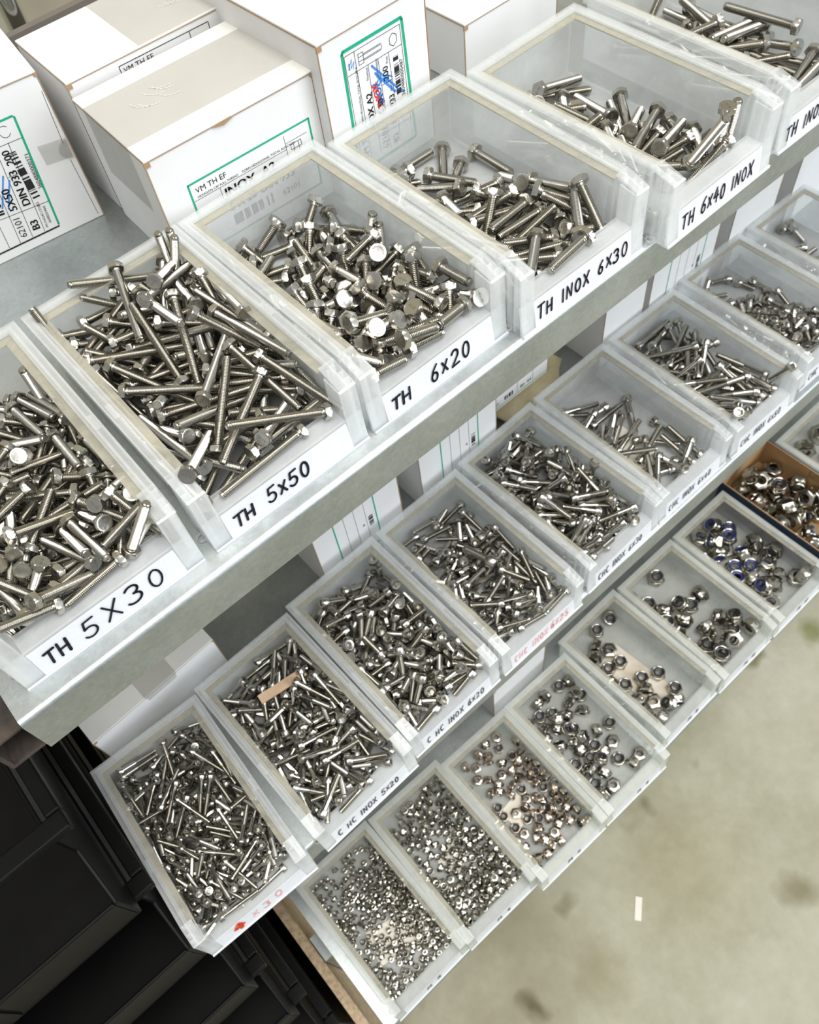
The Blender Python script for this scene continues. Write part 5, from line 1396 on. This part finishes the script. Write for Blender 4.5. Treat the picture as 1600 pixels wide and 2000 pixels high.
tag(t, 'narrow wooden strip lying on the screws in the bin marked C HC INOX 5x20', 'wood strip')

# ------------------------------------------------------------------ cardboard boxes
NAMES = {'printed_green': 'label_border', 'printed_black': 'label_print', 'printed_blue': 'blue_print', 'printed_red': 'red_print'}


def carton(label, x, y, z, yaw, w, d, h, tape=None, flap=True, face=None, group=None, topmat=None):
    t = thing('cardboard_box', label, 'box', x, y, z, math.radians(yaw), group)
    MB().box(0, 0, 0, w, d, h - 1.6).build('carton_body', M_CARD, t, bevel=0.8)
    MB().box(-0.2, -0.4, h - 1.5, w + 0.2, d, h).build('lid', topmat or M_CARDW, t, bevel=0.5)
    # brown raw edges of the lid and the side flap
    e = MB()
    e.box(0.3, -0.32, h - 1.9, w - 0.3, 0.5, h - 1.45)
    e.box(-0.35, 0.3, h - 1.9, 0.5, d - 1, h - 1.45)
    e.box(-0.32, -0.3, 1, 0.2, 0.25, h - 2)
    e.box(w - 0.2, -0.3, 1, w + 0.32, 0.25, h - 2)
    e.box(-.5, -.5, h - 4.5, 3.2, .4, h - 1.2).box(w - 1.6, -.5, h - 3.5, w + .4, .4, h - 1.0)
    if tape and tape[0] == 'along':
        e.prism([(44, h - 2.0), (51, h - 3.6), (58, h - 1.6), (56, h - .8), (46, h - .9)], -.75, -.3, 'y')
    e.build('raw_edge', M_EDGE, t)
    if tape:
        tm = MB()
        if tape[0] == 'along':
            y0, y1 = tape[1:]
            tm.add([(-0.3, y0, h + .12), (w + .3, y0, h + .12), (w + .3, y1, h + .12), (-.3, y1, h + .12)], [(0, 1, 2, 3)])
            tm.add([(-0.4, y0, h + .1), (-0.4, y1, h + .1), (-.4, y1, h - 42), (-.4, y0, h - 42)], [(0, 1, 2, 3)])
        else:
            x0, x1 = tape[1:]
            tm.add([(x0, -.3, h + .12), (x1, -.3, h + .12), (x1, d, h + .12), (x0, d, h + .12)], [(0, 1, 2, 3)])
        tm.build('packing_tape', M_TAPE, t)
        wr = MB()
        uo, vo = (24, 50) if tape[0] == 'along' else (82, 30)
        rw = random.Random(int(w))
        for k in range(6):
            a0 = rw.uniform(-1.9, -.9)
            q0 = (uo + rw.uniform(-8, 16), vo + rw.uniform(-6, 12))
            pts = [(q0[0] + 2.6 * j * math.cos(a0 + .16 * j), q0[1] + 2.6 * j * math.sin(a0 + .16 * j)) for j in range(6)]
            ribbon(wr, pts, .38, lambda u, v: (u, v, h + .3))
        wr.build('tape_crease_glint', M_CREASE, t)
    if face:
        face.build(t, NAMES)
    return t


# box with VM TH EF / INOX A2 (centre)
F = Face()
G_, K_ = M_GREEN, M_PRINT
u0, v0, u1, v1 = 19, 11.5, 104.5, 56.5
for a, b in (((u0, v0), (u0, v1)), ((u0, v1), (u1, v1)), ((u1, v1), (u1, v0)), ((u1, v0), (u0, v0))):
    F.line(G_, a, b, 1.2)
F.text(K_, 'VM TH EF', 22.5, 49.5, 3.6)
F.text(K_, 'HEXAGON CAP FULL THREAD', 22.5, 46.3, 1.5)
F.text(K_, 'TORN HEXAGONAL TOTAL ROSCADA', 53.5, 46.4, 1.6)
F.line(K_, (20, 45.4), (85.5, 45.3), .25)
F.line(K_, (85.6, 54), (85.8, 36), .25)
F.line(K_, (85.7, 49), (101.5, 49), .25)
F.line(K_, (37.3, 45.4), (37.5, 36), .25)
F.text(K_, 'INOX  A2', 39.2, 37.2, 6.2, bold=.25)
for pts in ([(89, 43.5), (89, 47), (96.5, 47), (96.5, 43.5), (89, 43.5)], [(91, 43.5), (91, 47)], [(94.5, 43.5), (94.5, 47)], [(91, 43.5), (91, 40), (94.6, 40), (94.6, 43.5)]):
    F.poly(K_, pts, .3)
F.line(K_, (20, 35), (103, 35), .25)
F.text(K_, '5 X 20', 39.2, 27.5, 5.2, bold=.2)
F.text(K_, 'DIN 933', 62, 27.5, 5.2, bold=.2)
F.barcode(K_, 40, 17, 70, 24, random.Random(3), 'u')
F.text(K_, '62101', 76, 18, 4)
carton('taped white cardboard box with VM TH EF label, behind the bin marked TH 6x20', 98.4, 172.8, 0, -1.9, 112.7, 84.3, 82.6, ('along', 17, 70), face=F)
# small tear in its lid edge
# box with the boxed VM TH EF line, behind it
F = Face()
for a, b in (((34, 70), (34, 83.4)), ((34, 83.4), (98, 83.2)), ((84, 83), (84, 70)), ((98, 83.2), (98, 70))):
    F.line(K_, a, b, .45)
F.text(K_, 'VM TH EF', 36, 78.2, 3.6)
carton('white cardboard box with clear tape across, half hidden at the back', 102.9, 262.7, 0, -1.3, 107, 68, 88.9, ('across', 50, 106), face=F)
# box at the far left with DIN 933 5X50
F = Face()
u0, v0, u1, v1 = 20, 7.5, 107.6, 82
for a, b in (((u0, v0 + 1), (u0, v1 - 1)), ((u0 + 1, v1), (u1, v1)), ((u1 + .8, v1 - 1), (101.5, v0 + 1))):
    F.line(G_, a, b, 1.3)
F.line(K_, (20, 7), (101, 7), 1.1)
R_ = 90
F.poly(K_, arc(99.5, 75.5, 3.2, 3.6, 40, 330, 8), .3)
for a, b in (((107, 68.5), (60, 69.5)), ((98.2, 69), (91.5, 8)), ((90, 69), (83, 8)), ((82, 69), (74.5, 8)), ((73, 69), (67, 8)), ((103.5, 25.5), (60, 28.5)), ((97, 49.5), (88.5, 50))):
    F.line(K_, a, b, .3)
F.text(K_, '200', 95.6, 56, 4.6, 86, bold=.15)
F.text(K_, 'DIN 933', 92.2, 28.5, 5.0, 84.5, bold=.2)
F.text(K_, '5X50', 83.6, 29.0, 5.0, 84.5, bold=.2)
F.text(K_, 'INOX', 75.5, 29.5, 5.4, 84.5, bold=.25)
F.text(K_, '62101', 80.5, 10.0, 4.4, 84)
F.text(K_, 'B3', 90, 11.0, 5.0, 84, bold=.25)
F.text(K_, '3604880000371', 103.6, 35.0, 2.7, 85)
F.text(K_, 'M1154/24C137/855', 95, 9.5, 1.7, 84)
F.text(K_, '56/0023/44/6', 98, 11.5, 1.7, 84)
F.barcode(K_, 95.0, 31, 99.6, 64, random.Random(5), 'v')
for pts, m in (([(76, 34), (86, 52)], M_BLUE), ([(79, 32), (88, 48)], M_BLUE), ([(75, 38), (79, 46)], M_REDP)):
    F.poly(m, pts, 1.0)
F.line(K_, (129.2, 88), (127, 55), .25)
F.line(K_, (126.6, 44), (127.3, 3), .25)
ta = carton('white cardboard box with green framed DIN 933 5X50 label', -38.1, 284.9, 0, -7.3, 130.5, 110, 100.1, None, face=F)
fl = MB()
fl.add([(129.8, -.9, 57)] + [(129.8 - 7.5 * math.cos(a_), -.9, 51 + 6.5 * math.sin(a_)) for a_ in [math.pi / 2 - k * math.pi / 10 for k in range(11)]] + [(129.8, -.9, 45)], [list(range(13))])
fl.add([(112, -.35, 47), (129, -.35, 45), (129.6, -.35, 58), (112, -.35, 60)], [(0, 1, 2, 3)])
fl.build('packing_tape', M_TAPE, ta)
# tall box with the blue and red overprint
F = Face()
u0, v0, u1, v1 = 16, 10, 64.2, 88.5
for a, b in (((u0, v0), (u0 + .3, v1 - 1)), ((u0 + 1, v1), (u1 - 2, v1)), ((62.8, v1 - 1), (65.3, v0 + 1)), ((u0, v0), (64.5, v0))):
    F.line(G_, a, b, 2.0)
for a, b in (((17.5, 85.4), (60.8, 85.3)), ((60.8, 85.3), (62.5, 12)), ((17.5, 85.4), (18.8, 14)), ((18.3, 73.5), (61, 73.4)), ((25.1, 85.2), (26.6, 16)), ((33.9, 73.2), (34.6, 14)), ((41.8, 73.2), (43, 14)), ((50.2, 73.3), (52.2, 14)), ((41.9, 56.5), (51, 56.5)), ((35, 26), (62, 25))):
    F.line(K_, a, b, .3)
# small drawing of a bolt, and its hex end
for pts in ([(27.5, 76), (27.5, 82.5), (31.3, 82.5), (31.3, 76), (27.5, 76)], [(27.5, 78), (31.3, 78)], [(27.5, 80.5), (31.3, 80.5)], [(31.3, 77.3), (44.5, 77.3), (45.5, 78), (45.5, 80.5), (44.5, 81.2), (31.3, 81.2)], [(31.3, 78), (44.5, 78)], [(31.3, 80.5), (44.5, 80.5)]):
    F.poly(K_, pts, .3)
F.poly(K_, [(54.8 + 3.2 * math.cos(math.radians(60 * k + 30)), 79 + 3.8 * math.sin(math.radians(60 * k + 30))) for k in range(7)], .35)
for s, u, v, sz, b_ in (('Nuance', 33.0, 64.5, 1.8, 0), ('Dimension', 40.8, 62.5, 1.9, 0), ('Pces', 49.0, 67.5, 1.7, 0), ('Norme', 50.0, 49.5, 1.8, 0), ('INOX A2', 33.0, 31.5, 4.6, .2), ('6 X 30', 41.2, 32.5, 4.4, .2), ('200', 48.2, 57.5, 4.4, .1), ('DIN 933', 50.2, 28, 4.0, .1), ('62101', 41.5, 15, 4.4, 0), ('B3', 50.8, 14.5, 4.6, .1), ('3604880000487', 59.8, 42, 2.6, 0), ('VM TH', 25.2, 16, 4.6, 0), ('TORN HEXAGONAL TOTAL ROSCADA', 24.6, 40, 1.5, 0)):
    F.text(K_, s, u, v, sz, 88.5, bold=b_)
F.barcode(K_, 53.2, 45, 57.2, 69, random.Random(9), 'v')
F.poly(M_BLUE, [(36.5, 71.5), (54, 49.5)], 1.3)
F.poly(M_BLUE, [(38.5, 66), (52, 48)], 1.6)
F.poly(M_BLUE, [(34.5, 60), (38, 57), (42, 59), (40.5, 62)], 1.2)
F.text(M_REDP, 'INOX', 41.6, 44.8, 4.6, 102, bold=.5)
F.text(M_BLUE, 'INOX', 43.2, 45.6, 4.6, 102, bold=.3)
F.poly(M_BLUE, [(44, 60), (48, 56), (47, 61), (51, 58)], .9)
F.poly(M_BLUE, [(53, 50), (56, 46.5), (59.5, 44.5)], .8)
F.poly(M_BLUE, [(20.5, 79), (22.5, 82), (21.5, 77), (24, 80), (23, 76)], .35)
F.text(M_BLUE, 'inox', 20.6, 76.5, 1.6, 88, bold=.1)
carton('tall white cardboard box with a green framed label overprinted in blue and red', 211.2, 159.1, 0, 1.7, 81.9, 150, 100.4, None, face=F)
carton('plain white cardboard box with brown edges, behind the bin marked TH 6x40 INOX', 344.8, 185, 0, .7, 91.5, 120, 45.4, None)

# boxes on the middle shelf
tf = carton('white cardboard box lying behind the red marked screw bin, its lid held by a tape', -144.2, 122, -351, 3.3, 123.4, 118, 55.6, None)
tm = MB()
tm.add([(52, 22, 55.75), (84, 22, 55.75), (84, -.45, 55.75), (52, -.45, 55.75)], [(0, 1, 2, 3)])
tm.add([(52, -.5, 55.75), (84, -.5, 55.75), (82, -.55, 47), (54, -.55, 47)], [(0, 1, 2, 3)])
tm.build('packing_tape', M_TAPE, tf)


def label_face(gl, gr, w):
    F = Face()
    F.line(G_, (gl, 12), (gl, 118), 1.3)
    F.line(G_, (gr, 12), (gr, 118), 1.3)
    F.line(G_, (gl, 12), (gr, 12), 1.3)
    F.line(G_, (gl, 118), (gr, 118), 1.3)
    n = 4
    for k in range(1, n):
        u = gl + (gr - gl) * k / n
        F.line(K_, (u, 16), (u, 114), .3)
    F.barcode(K_, gr - 9, 44, gr - 4, 62, random.Random(int(gl)), 'v')
    F.text(K_, '80', gr - 14, 52, 2.4, 90)
    return F


carton('white cardboard box with green framed label, behind the bin with pink marking', 92.5, 125, -351, 0, 96, 100, 130, None, face=label_face(22.4, 67.6, 96))
carton('white cardboard box with a green framed label, behind the bin marked CHC INOX 6x30', 214.7, 125, -351, 0, 97.2, 100, 130, None, face=label_face(26.5, 73.3, 97))
carton('white cardboard box without label, between labelled boxes behind the bin marked CHC INOX 6x50', 466, 127, -351, 0, 62, 100, 130, None)
carton('white cardboard box with a thin green framed label, behind the bin of stubby screws', 534.2, 125, -351, 0, 104.8, 100, 130, None, face=label_face(27, 83, 105))
carton('plain white cardboard box behind the far end bin of the middle row', 664.3, 125, -351, 0, 81.5, 100, 130, None)
carton('white cardboard box past the plain one, last in sight on the middle shelf', 772, 122, -351, 0, 90, 100, 130, None)
F = Face()
F.line(G_, (6, 4), (6, 60), 1.0)
F.line(G_, (6, 4), (88, 4), 0.8)
F.text(K_, 'EF', 9, 8, 4)
F.barcode(K_, 22, 8, 34, 14, random.Random(4), 'u')
F.text(K_, '80  44', 44, 8, 4.5)
F.line(K_, (40, 6), (40, 24), .3)
F.line(K_, (62, 6), (62, 24), .3)
carton('cream cardboard box resting on a beige sack, behind the bin marked CHC INOX 6x40', 326, 150, -328, 0, 84, 80, 70, None, face=F)
# beige sack
bm = bmesh.new()
bmesh.ops.create_uvsphere(bm, u_segments=32, v_segments=20, radius=1.0)
for v in bm.verts:
    a = v.co.copy()
    k = 1 + .07 * math.sin(11 * a.x + 4 * a.y) + .06 * math.sin(15 * a.y + 7 * a.x) + .05 * math.sin(23 * a.x - 9 * a.y)
    v.co = Vector((a.x * k * .058, a.y * k * .050, a.z * .0112))
me = bpy.data.meshes.new('cloth_sack')
bm.to_mesh(me)
bm.free()
me.materials.append(M_SACK)
me.shade_smooth()
o = bpy.data.objects.new('cloth_sack', me)
C.objects.link(o)
o.location = W(384, 178, -339.0)
tag(o, 'crumpled beige cloth sack under the cream box on the middle shelf', 'sack')
# box on the lowest shelf
carton('white cardboard box on the lowest shelf behind the lock nut bins', 186, 4, -655.4, 0, 84, 90, 84, None)

# open cardboard box with nuts on the lowest shelf
x, y, yaw, z = BINS[22]
t = thing('cardboard_box', 'open kraft cardboard box with navy outside, holding large lock nuts', 'box', x, y, z, yaw / 100)
MB().box(0, 0, 0, 98, 165, 1.8).box(1, 1, 1.8, 2.4, 164, 50).box(95.6, 1, 1.8, 97, 164, 50).box(2.4, 1, 1.8, 95.6, 2.4, 40).box(2.4, 162.6, 1.8, 95.6, 164, 50).build('kraft_inside', M_KRAFT, t)
MB().box(-0.3, -0.3, 0.5, 0.9, 165, 50.2).box(97.1, -.3, .5, 98.3, 165, 50.2).box(.9, -.3, .5, 97.1, .9, 40.2).build('navy_outside', M_NAVY, t)
MB().add([(95.4, 70, 50), (95.4, 96, 50), (95.4, 96, 34), (95.4, 70, 34)], [(0, 1, 2, 3)]).build('packing_tape', M_TAPE, t)

# ------------------------------------------------------------------ black bins at the left
def black_bin(label, xr, y, z, w=300, d=330, h=104, group='stacked black bins'):
    t = thing('black_storage_bin', label, 'bin', xr - w, y, z, 0, group)
    b = MB()
    b.box(14, -40, 0, w - 14, d, 3)
    b.box(14, d - 3, 3, w - 14, d, h - 6)
    side = [(-40, 0), (d, 0), (d, h - 6), (0, h - 6), (0, h * .55), (-40, h * .42)]
    b.prism(side, 14, 17).prism(side, w - 17, w - 14)
    b.box(17, -40, 3, w - 17, -37, h * .42)
    b.build('bin_body', M_BLACK, t, bevel=1.2)
    r = MB()
    r.box(0, -6, h - 8, w, 8, h).box(0, 8, h - 8, 10, d, h).box(w - 10, 8, h - 8, w, d, h).box(10, d - 8, h - 8, w - 10, d + 4, h)
    r.build('rim', M_BLACK, t, bevel=1.5)
    for k in range(3):
        MB().box(40 + 75 * k, -41.5, 6, 46 + 75 * k, -40, h * .38).build('front_rib', M_BLACK, t)
    return t


BL = ['black plastic bin at the top of the dark stack below the rusty channel', 'black plastic bin second from the top of the dark stack', 'black plastic bin third from the top of the dark stack', 'black plastic bin fourth in the dark stack, jutting forward', 'lowest black plastic bin in sight in the dark stack']
zt = -152
for k, lab in enumerate(BL):
    black_bin(lab, -156 - (0 if k != 1 else 0), 14 - 24 * k, zt - 105 * k - 104)
t = thing('black_crate', 'big black crate on the floor that carries the stack of black bins', 'crate', -484, -110, -1110)
MB().box(0, 0, 0, 320, 380, 6).box(0, 0, 6, 6, 380, 433).box(314, 0, 6, 320, 380, 433).box(6, 0, 6, 314, 6, 433).box(6, 374, 6, 314, 380, 433).build('crate_body', M_BLACK, t, bevel=2)
MB().box(-6, -6, 425, 326, 8, 433.3).box(-6, 372, 425, 326, 386, 433.3).box(-6, 8, 425, 8, 372, 433.3).box(312, 8, 425, 326, 372, 433.3).build('rim', M_BLACK, t, bevel=2)

t = MB().box(-5, -17, 0, 5, 17, 0.6).build('paper_scrap', M_PAPER)
t.location = W(236, -256, -1110)
t.rotation_euler = (0, 0, math.radians(-52))
tag(t, 'small pale scrap of paper lying alone on the concrete floor', 'scrap')

# ------------------------------------------------------------------ behind the top shelf
t = thing('steel_rail', 'dark steel rail along the back edge of the top shelf', 'rail', -117, 431, -30)
MB().box(0, 0, 0, 1060, 7, 75).build('rail_bar', solid('dark_grey_steel', (0.16, 0.14, 0.12), 0.6), t)
t = thing('steel_pipe', 'shiny steel pipe with a dark collar standing behind the boxes and the rail', 'pipe', 143, 455, -1110)
MB().lathe([(8, 0), (8, 1250)], 24).build('pipe_tube', M_CHROME, t, smooth=True)
MB().lathe([(8.5, 1172), (10.5, 1174), (10.5, 1196), (8.5, 1198)], 24).build('collar', M_TEAL, t, smooth=True)
